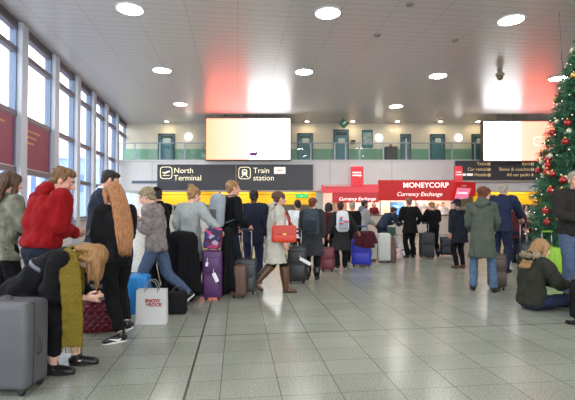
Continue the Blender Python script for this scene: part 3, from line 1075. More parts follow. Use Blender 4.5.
cyl(bm, (0, 0, 0.25), (0, 0, CEIL - Z(123.5, 24.3)), 0.012, 6)
obj('rod', bm, grey_trim, t)
t = thing('emergency_sign', 'small lit green exit sign under the gallery by the pillar', 'sign', (X(302, 24.4), 24.4, Z(196, 24.4)))
obj('sign_box', Bx(-0.36, 0.36, -0.05, 0.05, -0.12, 0.12, 0.01), mat('exit_green', rgb(40, 120, 80), 0.4), t)
obj('lit_face', Bx(-0.33, 0.33, -0.06, -0.05, -0.10, 0.10), emat('exit_glow', (0.05, 0.48, 0.12, 1), 1.0), t)
bm = bmesh.new()
ell(bm, (-0.06, -0.062, 0.05), (0.025, 0.006, 0.025))
tube(bm, [(-0.06, -0.062, 0.03), (-0.02, -0.062, -0.02), (0.05, -0.062, -0.06)], [0.018, 0.02, 0.012], n=6)
tube(bm, [(-0.03, -0.062, -0.02), (-0.1, -0.062, -0.07)], [0.016, 0.010], n=6, sub=1)
obj('running_figure', bm, mat('white_mark', rgb(240, 240, 240), 0.5), t)
obj('bracket', Bx(-0.02, 0.02, -0.02, 0.02, 0.12, fz - Z(196, 24.4)), grey_trim, t)
t = thing('wall_speaker', 'small dark bracket unit on the gallery wall beside the large door', 'speaker', (X(353, BW), BW, Z(143, BW)))
obj('bracket', Bx(-0.03, 0.03, -0.2, 0, -0.03, 0.03), grey_trim, t)
obj('unit', Bx(-0.14, 0.12, -0.34, -0.16, -0.1, 0.14, 0.03), mat('dark_unit', rgb(70, 62, 56), 0.5), t)

# glass balustrade
t = thing('balustrade', 'glass balustrade with steel rail along the upper gallery', 'railing', (0, 24.08, FL2))
rz_ = Z(143, 24.08) - FL2
xs = [X(p, 24) for p in (118, 134, 159, 184, 210, 236, 262, 288, 311, 335, 346, 360, 384, 407, 430, 453, 476, 500, 524, 548, 572)]
bm = bmesh.new()
tube(bm, [(-9.75, 0, rz_), (18, 0, rz_)], [0.03, 0.03], side=(0, 1, 0), n=8, sub=1)
obj('hand_rail', bm, alu, t, True)
for a in xs:
    obj('post', Bx(a - 0.035, a + 0.035, -0.02, 0.02, 0, rz_), alu, t)
gg = glassm('balustrade_glass', (0.93, 0.98, 0.96, 1), 0.018)
for a, b_ in zip(xs, xs[1:]):
    obj('glass_panel', Bx(a + 0.05, b_ - 0.05, -0.006, 0.006, 0.04, rz_ - 0.06), gg, t)

# ---------------- left window wall
LA = Vector((-7.53, 11.0, 0))
tv = Vector((-0.1664, 0.9861, 0))
nv = Vector((0.9861, 0.1664, 0))
LM = Matrix(((nv.x, tv.x, 0, LA.x), (nv.y, tv.y, 0, LA.y), (0, 0, 1, 0), (0, 0, 0, 1)))   # local (out into hall, along, up)
def LBox(bm, o0, o1, s0, s1, z0, z1, bev=0.0):
    box(bm, o0, o1, s0, s1, z0, z1, bev, 2, LM)
def sy(y):
    return (y - 11.0) / 0.9861
cols = [sy(y) for y in (-9.2, -6.8, -4.4, -2.0, 0.4, 2.8, 5.2, 7.4, 9.65, 11.95, 14.4, 16.7, 18.9, 21.1, 23.4)]
bm = bmesh.new()
LBox(bm, -0.25, 0, sy(-9.4), sy(26.1), -0.1, 0.9)
struct('wall_left', bm, white_wall)
bm = bmesh.new()
LBox(bm, -0.25, 0.05, sy(-9.4), sy(26.1), CEIL - 0.16, CEIL)
struct('trim_5', bm, mat('dark_header', rgb(84, 88, 98), 0.5))
bm = bmesh.new()
LBox(bm, -0.03, 0.16, sy(-9.4), sy(26.0), 0.9, 0.95)
struct('trim_6', bm, alu)
for i, s in enumerate(cols):
    bm = bmesh.new()
    LBox(bm, -0.2, 0.17, s - 0.2, s + 0.2, 0, CEIL - 0.02, 0.015)
    struct('trim_%d' % (i + 7), bm, mull)
wglass = glassm('window_glass', (0.97, 0.985, 1.0, 1), 0.06)
trs = (0.97, 2.46, 4.04, 5.84, 6.50)
transom = mat('brown_grey_transom', rgb(104, 98, 108), 0.5)
for i, (a, b_) in enumerate(zip(cols + [sy(23.4)], cols[1:] + [sy(26.1)])):
    if i == len(cols) - 1:
        a, b_ = cols[-1], sy(26.05)
    bm = bmesh.new()
    for k, z in enumerate(trs):
        LBox(bm, -0.12, 0.05, a + 0.2, b_ - 0.2 if i < len(cols) - 1 else b_, z - 0.075, z + 0.075)
    o = struct('window_%d' % (i + 1), bm, transom)
    bm = bmesh.new()
    e = b_ - 0.2 if i < len(cols) - 1 else b_
    for q in (a + 0.2, e - 0.06):
        LBox(bm, -0.14, 0.03, q, q + 0.06, 0.95, CEIL - 0.16)
    obj('jamb', bm, alu_blue, o)
    bm = bmesh.new()
    for z0, z1 in zip(trs, trs[1:]):
        LBox(bm, -0.06, -0.045, a + 0.24, e - 0.06, z0 + 0.07, z1 - 0.07)
    obj('pane', bm, wglass, o)
    if i in (8, 9):
        t = thing('hanging_banner', 'maroon printed banner in the window bay at the left edge of the photo' if i == 8 else 'maroon printed banner in the window bay behind the red hoodie', 'banner', (0, 0, 0), 0, 'maroon window banners')
        bm = bmesh.new()
        LBox(bm, -0.02, 0.02, a + 0.24, e - 0.08, 2.56, 3.96)
        obj('banner_panel', bm, mat('maroon_banner', rgb(126, 52, 76), 0.5, var=0.08, scale=2), t)
        rnd = random.Random(i)
        for r_, (z, l) in enumerate(((3.70, 1.0), (3.52, 0.7), (3.34, 0.5))):
            bm = bmesh.new()
            q = a + 0.45
            while q < a + 0.45 + l:
                w = rnd.uniform(0.04, 0.1)
                LBox(bm, 0.02, 0.024, q, q + w, z - 0.03, z + 0.03)
                q += w + 0.03
            obj('small_print', bm, mat('gold_print', rgb(206, 150, 90), 0.5), t)
        bm = bmesh.new()
        LBox(bm, 0.02, 0.026, a + 0.24, e - 0.08, 2.53, 2.57)
        LBox(bm, 0.02, 0.026, a + 0.24, e - 0.08, 3.95, 3.99)
        obj('edge_rail', bm, mat('pale_rail', rgb(190, 186, 192), 0.4), t)

# building outside the windows
t = thing('outbuilding', 'flat roofed building tinted pale blue by haze outside the left windows', 'building', (-27, 52, -0.25))
blu = mat('hazed_cladding', rgb(136, 160, 204), 0.7, var=0.05, scale=2)  # distance haze is mixed into this blue-grey wall colour
obj('wall', Bx(-7, 6.5, -8, 18, 0, 6.9), blu, t)
obj('roof', Bx(-7.2, 6.7, -8.2, 18.2, 6.9, 7.2), mat('roof_edge', rgb(176, 186, 204), 0.7), t)
for i in range(5):
    obj('window', Bx(6.48, 6.54, -6 + i*4.5, -3.4 + i*4.5, 3.4, 5.2), mat('far_window', rgb(86, 112, 160), 0.3), t)
    obj('window', Bx(-6.2 + i*2.5, -4.4 + i*2.5, -8.04, -7.98, 3.4, 5.2), mat('far_window', rgb(86, 112, 160), 0.3), t)
t = thing('fence', 'low blue slatted fence outside the first windows', 'fence', (-17.5, 24, -0.25))
obj('fence_panel', Bx(-5, 3.5, 0, 0.1, 0, 2.9), mat('fence_blue', rgb(104, 128, 190), 0.7, var=0.1, scale=2), t)
for i in range(18):
    obj('slat', Bx(-5 + i*0.48, -4.85 + i*0.48, -0.06, 0, 0, 3.5), mat('fence_slat', rgb(196, 206, 226), 0.6), t)

# ---------------- ceiling downlights
def CP(px, py):
    u = (CYP - py) / FPX
    s = (math.sin(PITCH) + u * math.cos(PITCH)) / (math.cos(PITCH) - u * math.sin(PITCH))
    return P(px, py, (CEIL - CAMZ) / s)
dl = emat('downlight_diffuser', (1.0, 0.97, 0.92, 1), LAMP)
rim = mat('downlight_rim', rgb(226, 224, 220), 0.4)
spots = [(130, 8.5, 'round ceiling downlight nearest the left windows in the front row'), (328, 12.5, 'middle round ceiling downlight of the front row'),
         (511, 19.5, 'round ceiling downlight at the upper right before the Christmas tree'), (162, 70, 'round ceiling downlight in the second row, left of the red reflection'),
         (304, 71.5, 'round ceiling downlight just right of the bright white ceiling reflection'), (438, 75.5, 'round ceiling downlight left of the ceiling camera dome'),
         (558, 78, 'round ceiling downlight beside the top of the Christmas tree'), (180.5, 104, 'far round ceiling downlight near the left end of the gallery'),
         (396, 106, 'far round ceiling downlight in front of the gallery, above the kiosk')]
pts = [(CP(a, b_), l) for a, b_, l in spots]
for gx in (-4.8, 1.2, 7.2):
    for gy in (6.2, 1.4):
        pts.append((Vector((gx - gy*0.0 + (0.4 if gy > 5 else 0.8), gy, CEIL)), 'round ceiling downlight overhead, outside the view'))
for p, lab in pts:
    t = thing('ceiling_downlight', lab, 'ceiling light', (p.x, p.y, CEIL), 0, 'round ceiling downlights')
    bm = bmesh.new()
    torus(bm, (0, 0, -0.012), 0.345, 0.03, None, 36, 8)
    obj('rim', bm, rim, t, True)
    bm = bmesh.new()
    cyl(bm, (0, 0, -0.02), (0, 0, -0.004), 0.325, 32)
    obj('diffuser', bm, dl, t)
# small downlights along the gallery wall
sd = emat('small_diffuser', (1.0, 0.80, 0.50, 1), 60.0)
for px, lab in ((166, 'above the leftmost gallery door'), (307, 'above the door right of the first screen'), (353, 'near the notice board'), (398, 'above the narrow gallery door'), (441, 'above the gallery door over the kiosk lettering'), (479, 'above the door beside the second screen')):
    t = thing('small_downlight', 'small warm downlight at the ceiling edge ' + lab, 'ceiling light', (X(px, 25.4), 25.4, CEIL), 0, 'small gallery downlights')
    bm = bmesh.new()
    torus(bm, (0, 0, -0.008), 0.12, 0.014, None, 24, 6)
    obj('rim', bm, rim, t, True)
    bm = bmesh.new()
    cyl(bm, (0, 0, -0.012), (0, 0, -0.002), 0.11, 20)
    obj('diffuser', bm, sd, t)
# lamps added under the gallery soffit to brighten the space below
for px in (140, 190, 240, 290, 350, 410, 460, 520):
    t = thing('added_soffit_light', 'added flush light brightening the low space under the gallery', 'ceiling light', (X(px, 26), 26.0 if not 330 < px < 470 else 26.6, fz), 0, 'added lights under the gallery')
    bm = bmesh.new()
    cyl(bm, (0, 0, -0.015), (0, 0, -0.002), 0.15, 20)
    obj('diffuser', bm, emat('added_soffit_glow', (1, 0.9, 0.72, 1), 22.0), t)
    bm = bmesh.new()
    torus(bm, (0, 0, -0.008), 0.165, 0.016, None, 24, 6)
    obj('rim', bm, rim, t, True)
for px, lab in ((180, 'added flat lamp brightening the yellow band, left'), (235, 'added flat lamp brightening the yellow band, middle'), (290, 'added flat lamp brightening the yellow band, right'), (510, 'added flat lamp brightening the yellow band by the tree')):  # extra lamps put in only to brighten the yellow band
    t = thing('added_band_light', lab, 'light', (X(px, 24.35), 24.35, fz), 0)
    obj('added_glow_bar', Bx(-1.2, 1.2, -0.05, 0.05, -0.03, 0), emat('added_band_glow', (1, 0.93, 0.8, 1), 5.0), t)
    obj('housing', Bx(-1.25, 1.25, -0.06, -0.05, -0.05, 0), rim, t)

# ceiling camera dome, sprinkler heads
p = CP(500, 70)
t = thing('ceiling_camera', 'brown dome camera fixed under the ceiling before the right hand screen', 'camera', (p.x, p.y, CEIL))
bm = bmesh.new()
cyl(bm, (0, 0, -0.16), (0, 0, 0), 0.09, 20)
obj('mount', bm, mat('camera_grey', rgb(150, 142, 130), 0.5), t, False)
bm = bmesh.new()
cyl(bm, (0, 0, -0.22), (0, 0, -0.14), 0.16, 24)
obj('housing', bm, mat('camera_brown', rgb(160, 146, 124), 0.5), t)
bm = bmesh.new()
ell(bm, (0, 0, -0.27), (0.115, 0.115, 0.13), None, 20, 12)
obj('dome', bm, mat('camera_dome', rgb(126, 112, 92), 0.35), t, True)
for px, py, lab in ((377.5, 35, 'tiny ceiling detector left of centre among the downlights'), (410, 4, 'tiny ceiling detector near the top edge of the photo'), (455, 40, 'tiny ceiling detector between the two right hand downlights')):
    p = CP(px, py)
    t = thing('smoke_detector', lab, 'detector', (p.x, p.y, CEIL))
    bm = bmesh.new()
    cyl(bm, (0, 0, -0.03), (0, 0, 0), 0.10, 16)
    obj('base', bm, mat('camera_grey', rgb(150, 142, 130), 0.5), t)
    bm = bmesh.new()
    ell(bm, (0, 0, -0.035), (0.06, 0.06, 0.03))
    obj('sensor', bm, grey_trim, t, True)

# ---------------- the two advertising screens
def screen_mat(name, c0, c1, k):
    m = bpy.data.materials.new(name)
    m.use_nodes = True
    nt = m.node_tree
    nt.nodes.clear()
    tc = nt.nodes.new('ShaderNodeTexCoord')
    sp = nt.nodes.new('ShaderNodeSeparateXYZ')
    nt.links.new(tc.outputs['Generated'], sp.inputs[0])
    rp = nt.nodes.new('ShaderNodeValToRGB')
    rp.color_ramp.elements[0].color = c0
    rp.color_ramp.elements[1].color = c1
    nt.links.new(sp.outputs[0], rp.inputs['Fac'])
    e = nt.nodes.new('ShaderNodeEmission')
    e.inputs['Strength'].default_value = k
    nt.links.new(rp.outputs['Color'], e.inputs['Color'])
    o = nt.nodes.new('ShaderNodeOutputMaterial')
    nt.links.new(e.outputs[0], o.inputs[0])
    return m
SD = 23.4
def big_screen(x0, xm, x1, y0, y1, label, mL, mR):
    a, m_, b_ = X(x0, SD), X(xm, SD), X(x1, SD)
    zb, zt = Z(y1, SD), Z(y0, SD)
    t = thing('advertising_screen', label, 'screen', ((a + b_) / 2, SD, zb), 0, 'big hanging advertising screens')
    cx = (a + b_) / 2
    obj('casing', Bx(a - cx - 0.06, b_ - cx + 0.06, 0.012, 0.30, -0.06, zt - zb + 0.06, 0.015), mat('screen_casing', rgb(96, 72, 60), 0.5), t)
    obj('display', Bx(a - cx, m_ - cx, 0, 0.012, 0, zt - zb), mL, t)
    obj('display', Bx(m_ - cx, b_ - cx, 0, 0.012, 0, zt - zb), mR, t)
    for q in (0.2, 0.42, 0.6, 0.8):
        bm = bmesh.new()
        xx = (a - cx) * (1 - q) + (b_ - cx) * q
        cyl(bm, (xx, 0.15, zt - zb + 0.05), (xx, 0.15, CEIL - zb), 0.025, 8)
        obj('hanger', bm, grey_trim, t)
    return t, cx, zb
red_scr = screen_mat('red_advert', (1.0, 0.15, 0.085, 1), (1.0, 0.21, 0.18, 1), SCREEN)
wht_scr = screen_mat('white_advert', (1.0, 1.0, 1.0, 1), (1.0, 1.0, 1.0, 1), SCREEN)
t, cx, zb = big_screen(206, 248, 290, 118.5, 159.5, 'bright hanging screen, half orange and half white, above the train station sign', red_scr, wht_scr)
bm = bmesh.new()
for dx, dz, r_ in ((0, 0.0, 0.10), (0.16, 0.02, 0.11), (0.3, 0.05, 0.09), (0.08, -0.06, 0.08), (0.24, -0.05, 0.09)):
    ell(bm, (X(250, SD) - cx + 0.05 + dx, -0.004, Z(154, SD) - zb + dz), (r_, 0.004, r_*0.8))
obj('purple_mark', bm, mat('purple_ad', rgb(120, 50, 150), 0.5), t)
rnd = random.Random(2)
for x0, x1, y in ((249, 256, 157.5), (263, 269, 157.8), (272, 281, 157.5), (277, 288, 149)):
    q = X(x0, SD)
    bm = bmesh.new()
    while q < X(x1, SD):
        w = rnd.uniform(0.03, 0.08)
        box(bm, q - cx, q + w - cx, -0.006, 0, Z(y, SD) - zb - 0.03, Z(y, SD) - zb + 0.03)
        q += w + 0.025
    obj('small_print', bm, mat('grey_print', rgb(120, 110, 120), 0.5), t)
org_scr = screen_mat('orange_advert', (1.0, 0.165, 0.12, 1), (1.0, 0.13, 0.085, 1), SCREEN)
t, cx, zb = big_screen(484.5, 522, 556, 121.5, 160.5, 'bright hanging screen, half white and half orange, beside the Christmas tree', wht_scr, org_scr)
text('GX', 0.80, (X(533, SD) - cx, -0.004, Z(146, SD) - zb), emat('pale_letters', (1.0, 0.42, 0.30, 1), 1.7), t, depth=0.002)
for x0, x1, y in ((500, 505, 148.2), (511, 513, 148.8), (517, 521, 148.2)):
    q = X(x0, SD)
    bm = bmesh.new()
    while q < X(x1, SD):
        w = rnd.uniform(0.03, 0.08)
        box(bm, q - cx, q + w - cx, -0.006, 0, Z(y, SD) - zb - 0.035, Z(y, SD) - zb + 0.035)
        q += w + 0.025
    obj('small_print', bm, mat('grey_print', rgb(120, 110, 120), 0.5), t)

# ---------------- direction signs
black_sign = mat('black_sign', rgb(58, 57, 64), 0.4)
cream_ink = mat('cream_ink', rgb(250, 240, 205), 0.5, emit=0.45)
def rr_outline(bm, cx, cz, s, th, y):
    """outlined rounded square"""
    n = 28
    o_, i_ = [], []
    for k in range(n):
        a = 2 * math.pi * k / n
        c, q = math.cos(a), math.sin(a)
        sx = math.copysign(abs(c) ** 0.45, c)
        sz = math.copysign(abs(q) ** 0.45, q)
        o_.append((cx + sx * s, cz + sz * s))
        i_.append((cx + sx * (s - th), cz + sz * (s - th)))
    for yy in (y,):
        A = [bm.verts.new((a, yy, b)) for a, b in o_]
        B = [bm.verts.new((a, yy, b)) for a, b in i_]
        A2 = [bm.verts.new((a, yy + 0.01, b)) for a, b in o_]
        B2 = [bm.verts.new((a, yy + 0.01, b)) for a, b in i_]
        for k in range(n):
            l = (k + 1) % n
            bm.faces.new((A[k], A[l], B[l], B[k]))
            bm.faces.new((A[k], A2[k], A2[l], A[l]))
            bm.faces.new((B[k], B[l], B2[l], B2[k]))
def poly(bm, pts, y, th=0.01):
    a = [bm.verts.new((p[0], y, p[1])) for p in pts]
    b = [bm.verts.new((p[0], y + th, p[1])) for p in pts]
    bm.faces.new(a)
    bm.faces.new(b[::-1])
    n = len(pts)
    for i in range(n):
        bm.faces.new((a[i], b[i], b[(i+1) % n], a[(i+1) % n]))
GD = 23.85
def sign_board(x0, x1, y0, y1, label):
    a, b_ = X(x0, GD), X(x1, GD)
    zb, zt = Z(y1, GD), Z(y0, GD)
    t = thing('direction_sign', label, 'sign', (a, GD, zb), 0, 'dark overhead direction signs')
    obj('sign_panel', Bx(0, b_ - a, 0, 0.12, 0, zt - zb, 0.01), black_sign, t)
    return t, (lambda px: X(px, GD) - a), (lambda py: Z(py, GD) - zb)
t, fx, fz_ = sign_board(157, 236, 164.5, 190, 'dark overhead sign reading North Terminal with a plane pictogram')
text('North', 0.44, (fx(173.5), -0.004, fz_(173)), cream_ink, t, bold=0.002)
text('Terminal', 0.44, (fx(173.5), -0.004, fz_(180.4)), cream_ink, t, bold=0.002)
bm = bmesh.new()
cx, cz = fx(166), fz_(172.8)
rr_outline(bm, cx, cz, 0.35, 0.035, -0.01)
poly(bm, [(cx - .22, cz + .02), (cx - .17, cz + .06), (cx - .10, cz + .03), (cx + .16, cz + .12), (cx + .22, cz + .11), (cx + .2, cz + .06), (cx + .03, cz - .01), (cx - .08, cz - .09), (cx - .13, cz - .09), (cx - .06, cz - .02), (cx - .16, cz - .03)], -0.01)
box(bm, cx - .2, cx + .2, -0.01, 0, cz - .17, cz - .14)
obj('plane_pictogram', bm, cream_ink, t)
t, fx, fz_ = sign_board(236, 313, 164.5, 190, 'dark overhead sign reading Train station with a train pictogram')
text('Train', 0.44, (fx(253), -0.004, fz_(173)), cream_ink, t, bold=0.002)
text('station', 0.44, (fx(253), -0.004, fz_(180.4)), cream_ink, t, bold=0.002)
obj('divider', Bx(-0.02, 0.02, -0.01, 0, 0, fz_(164.5)), mat('gold_edge', rgb(150, 130, 90), 0.4), t)
bm = bmesh.new()
cx, cz = fx(244.5), fz_(173)
rr_outline(bm, cx, cz, 0.35, 0.035, -0.01)
n = []
for k in range(20):
    a = 2 * math.pi * k / 20
    c, q = math.cos(a), math.sin(a)
    n.append((cx + math.copysign(abs(c) ** .5, c) * .15, cz + .04 + math.copysign(abs(q) ** .5, q) * .17))
poly(bm, n, -0.01)
for sg in (-1, 1):
    poly(bm, [(cx + sg*.06, cz - .14), (cx + sg*.16, cz - .24), (cx + sg*.22, cz - .24), (cx + sg*.12, cz - .14)], -0.01)
obj('train_pictogram', bm, cream_ink, t)
bm = bmesh.new()
box(bm, cx - .10, cx + .10, -0.014, -0.01, cz + .06, cz + .15)
for sg in (-1, 1):
    ell(bm, (cx + sg*.07, -0.012, cz - .06), (.03, .003, .03))
obj('train_window', bm, black_sign, t)
obj('rail_badge', Bx(fx(274), fx(285.5), -0.02, 0, fz_(173.8), fz_(167), 0.01), mat('white_badge', rgb(246, 232, 222), 0.4, emit=0.35), t)
obj('badge_mark', Bx(fx(277), fx(282.5), -0.024, -0.02, fz_(171.2), fz_(169.6)), mat('pink_mark', rgb(232, 196, 188), 0.4), t)
t, fx, fz_ = sign_board(456, 556, 160.5, 180, 'dark overhead sign listing taxis, car rental, hotels, buses and car parks')
gold_ink = mat('gold_ink', rgb(228, 196, 140), 0.5, emit=0.30)
for y, s, px in ((165.2, 'Taxis', 487), (170.7, 'Car rental', 487), (176.2, 'Hotels', 487), (165.2, 'Bars', 530.5), (170.7, 'Buses & coaches', 530.5), (176.2, 'All car parks', 530.5)):
    text(s, 0.262, (fx(px), -0.004, fz_(y)), gold_ink, t, align='RIGHT', bold=0.0)
for y, px in ((164, 489.3), (169.5, 489.3), (175, 489.3), (164, 532.8), (169.5, 532.8)):
    bm = bmesh.new()
    rr_outline(bm, fx(px), fz_(y), 0.085, 0.02, -0.01)
    box(bm, fx(px) - .045, fx(px) + .045, -0.01, 0, fz_(y) - .03, fz_(y) + .03)
    obj('pictogram', bm, gold_ink, t)
bm = bmesh.new()
poly(bm, [(fx(532.8), fz_(173.4)), (fx(532.8) + .08, fz_(175)), (fx(532.8) + .025, fz_(175)), (fx(532.8) + .025, fz_(176.4)), (fx(532.8) - .025, fz_(176.4)), (fx(532.8) - .025, fz_(175)), (fx(532.8) - .08, fz_(175))], -0.01)
obj('arrow', bm, gold_ink, t)
bm = bmesh.new()
for a, b_ in ((462.5, 466), (467, 473)):
    box(bm, fx(a), fx(b_), -0.01, 0, fz_(175.8), fz_(173.5))
obj('white_badges', bm, mat('white_badge', rgb(246, 232, 222), 0.4, emit=0.35), t)
obj('bottom_rail', Bx(0, fx(556), -0.04, 0.1, fz_(182.6), fz_(180.2), 0.01), mat('rail_silver', rgb(170, 160, 152), 0.35, 0.3), t)
bm = Bx(X(474, 24.3), X(556, 24.3), 24.19, 24.5, Z(188.5, 24.3), Z(181, 24.3))
tag(obj('dark_bulkhead', bm, mat('dark_bulkhead', rgb(62, 48, 46), 0.5)), 'dark band between the car parks sign and the yellow band', 'panel')

# ---------------- money exchange kiosk
KD = 22.5
red = mat('kiosk_red', rgb(196, 16, 16), 0.35, emit=0.12)
red2 = mat('kiosk_red_dark', rgb(188, 20, 28), 0.35, emit=0.15)
pink = mat('kiosk_pink', rgb(222, 66, 78), 0.4, emit=0.2)
wink = mat('white_ink', rgb(250, 244, 240), 0.5, emit=0.6)
t = thing('exchange_kiosk', 'red currency exchange kiosk reading MONEYCORP across its fascia', 'kiosk', (X(420, KD), KD, 0))
ox = X(420, KD)
gx = lambda px: X(px, KD) - ox
gz = lambda py: Z(py, KD)
o = obj('main_fascia', Bx(gx(379), gx(456), 0, 0.25, gz(200.5), gz(180), 0.02), red, t)
text('MONEYCORP', 0.385, (gx(403), -0.004, gz(187.5)), wink, o, bold=0.006, sx=1.04)
text('Currency Exchange', 0.31, (gx(396.5), -0.004, gz(196)), wink, o, bold=0.001, shear=0.3, sx=1.0)
# left wing: pale red light box over a darker lettered band
M = Matrix.Translation((gx(379), 0.02, 0)) @ Matrix.Rotation(R(-9), 4, 'Z')
L = (gx(379) - gx(322)) / math.cos(R(9))
bm = bmesh.new()
box(bm, -L, 0, 0, 0.25, gz(192.5), gz(184.3), 0.015, 2, M)
o = obj('left_light_box', bm, pink, t)
bm = bmesh.new()
box(bm, -L + 0.6, 0, -0.05, 0.22, gz(202.5), gz(192.5), 0.015, 2, M)
o = obj('left_fascia', bm, red2, t)
pw = M @ Vector((-L + 0.95, -0.06, gz(200.3)))
text('Currency Exchange', 0.25, pw, wink, o, rot=(math.pi/2, 0, R(-9)), bold=0.003, shear=0.25, sx=1.0)
# right wing
M = Matrix.Translation((gx(456), 0.02, 0)) @ Matrix.Rotation(R(25), 4, 'Z')
bm = bmesh.new()
box(bm, 0, 1.5, 0, 0.25, gz(196), gz(181.5), 0.015, 2, M)
obj('right_fascia', bm, red, t)
M = Matrix.Translation((gx(452), -0.35, 0)) @ Matrix.Rotation(R(10), 4, 'Z')
bm = bmesh.new()
poly(bm, [(p[0], p[1]) for p in ((0, gz(200)), (0.75, gz(198.5)), (0.95, gz(188.5)), (0.18, gz(188)))], -0.03, 0.06)
bmesh.ops.transform(bm, matrix=M, verts=bm.verts[:])
o = obj('flag_sign', bm, mat('flag_pink', rgb(226, 120, 150), 0.4, emit=0.3), t)
text('Currency', 0.16, M @ Vector((0.10, -0.036, gz(194))), wink, o, rot=(math.pi/2, 0, R(10)), shear=0.3, bold=0.003)
for x0, x1, y0, y1 in ((351, 363.5, 166.5, 186), (455, 462.5, 166, 182)):
    o = obj('pylon', Bx(gx(x0), gx(x1), -0.06, 0.12, gz(y1), gz(y0), 0.015), pink if x0 > 400 else mat('pylon_red', rgb(222, 48, 60), 0.4, emit=0.25), t)
    if x0 < 400:
        text('currency', 0.13, (gx(352.3), -0.066, gz(173.2)), wink, o, bold=0.006, sx=1.0)
        text('exchange', 0.13, (gx(352.3), -0.066, gz(176.0)), wink, o, bold=0.006, sx=1.0)
    else:
        text('currency', 0.08, (gx(455.7), -0.066, gz(172.5)), wink, o, bold=0.003)
        text('exchange', 0.08, (gx(455.7), -0.066, gz(175)), wink, o, bold=0.003)
# counter, rear wall, glass, posts
kw = mat('kiosk_white', rgb(232, 226, 216), 0.5)
obj('counter', Bx(gx(335), gx(458), 0.15, 0.75, 0, 1.0, 0.02), mat('kiosk_front', rgb(206, 190, 178), 0.5), t)
obj('counter_top', Bx(gx(334), gx(459), 0.05, 0.8, 1.0, 1.05, 0.012), mat('counter_dark', rgb(70, 62, 60), 0.35), t)
obj('rear_wall', Bx(gx(325), gx(470), 1.35, 1.42, 0, gz(186)), kw, t)
obj('roof', Bx(gx(324), gx(468), 0.2, 1.42, gz(186), gz(185)), kw, t)
for px in (381, 417, 453):
    obj('post', Bx(gx(px) - 0.04, gx(px) + 0.04, 0.15, 0.25, 1.05, gz(199)), alu, t)
obj('counter_glass', Bx(gx(381), gx(453), 0.22, 0.232, 1.05, gz(199)), glassm('kiosk_glass', (0.96, 0.98, 0.98, 1), 0.05), t)
for k_ in range(3):
    sh = obj('shelf', Bx(gx(418), gx(452), 1.1, 1.35, gz(206 + k_*6) - 0.02, gz(206 + k_*6)), mat('shelf_wood', rgb(196, 160, 120), 0.5), t)
    rnd = random.Random(k_)
    for j in range(9):
        a = gx(419.5 + j*3.6)
        obj('leaflet_stack', Bx(a, a + 0.13, 1.15, 1.25, gz(206 + k_*6), gz(206 + k_*6) + rnd.uniform(0.12, 0.22)), mat('leaflet_%d' % ((j + k_) % 4), rgb(*((224, 210, 190), (196, 60, 50), (236, 232, 226), (160, 120, 80))[(j + k_) % 4]), 0.5), sh)
s_ = obj('rate_screen', Bx(gx(392), gx(406), 0.34, 0.40, gz(216), gz(202), 0.01), mat('black_plastic', rgb(24, 24, 26), 0.4), t)
obj('lit_face', Bx(gx(392.6), gx(405.4), 0.33, 0.34, gz(215), gz(202.8)), emat('rate_glow', (0.10, 0.32, 0.85, 1), 1.0), s_)
obj('rates_table', Bx(gx(395), gx(400), 0.325, 0.33, gz(208), gz(205)), emat('rate_glow2', (0.5, 0.7, 0.95, 1), 1.0), s_)
obj('lamp_strip', Bx(gx(340), gx(452), 0.55, 0.7, gz(187.2), gz(186.2)), emat('kiosk_light', (1, 0.85, 0.62, 1), 22.0), t)
bm = Bx(gx(336), gx(350), 1.2, 1.34, 1.1, gz(199))
obj('poster', bm, mat('kiosk_poster', rgb(150, 120, 100), 0.4, var=0.5, scale=3), t)
# ------------------------------------------------------------ travellers
black = cloth('black', 16, 16, 20)
black2 = cloth('soft_black', 24, 23, 26)
navy = cloth('navy', 36, 42, 62)
fair = skinm('fair', 222, 176, 156)
rosy = skinm('rosy', 214, 160, 138)
tan = skinm('tan', 186, 136, 110)
dark = skinm('dark', 84, 56, 44)
brown_h = hairm('brown', 82, 58, 42)
dark_h = hairm('dark', 40, 32, 30)
blond_h = hairm('blond', 150, 116, 76)
ginger_h = hairm('ginger', 160, 110, 72)
sand_h = hairm('sandy', 112, 82, 52)
grey_h = hairm('grey', 150, 142, 128)
jeans = cloth('denim', 92, 112, 144, 0.25, 30)
jeans_l = cloth('light_denim', 98, 126, 158, 0.25, 30)
jeans_d = cloth('dark_denim', 44, 54, 84, 0.25, 30)
blk_shoe = mat('black_leather', rgb(24, 22, 22), 0.35, bump=0.1)
brn_shoe = mat('brown_leather', rgb(92, 62, 42), 0.4, bump=0.1)
white_sole = mat('white_sole', rgb(225, 225, 222), 0.6)
SH = dict(m=blk_shoe)
T_blk = dict(m=black)
def hold(z=1.15, y=0.33, x=0.07):
    return {'l': dict(hand=(-x, y, z), curl=1.0, palm=(0.6, -0.3, 0.5)), 'r': dict(hand=(x, y, z), curl=1.0, palm=(-0.6, -0.3, 0.5))}
def at(px, d):
    return (X(px, d), d)
def inform(pp, y=0.42, z=1.18, x=0.0):
    return pp['w']((x, y, z))

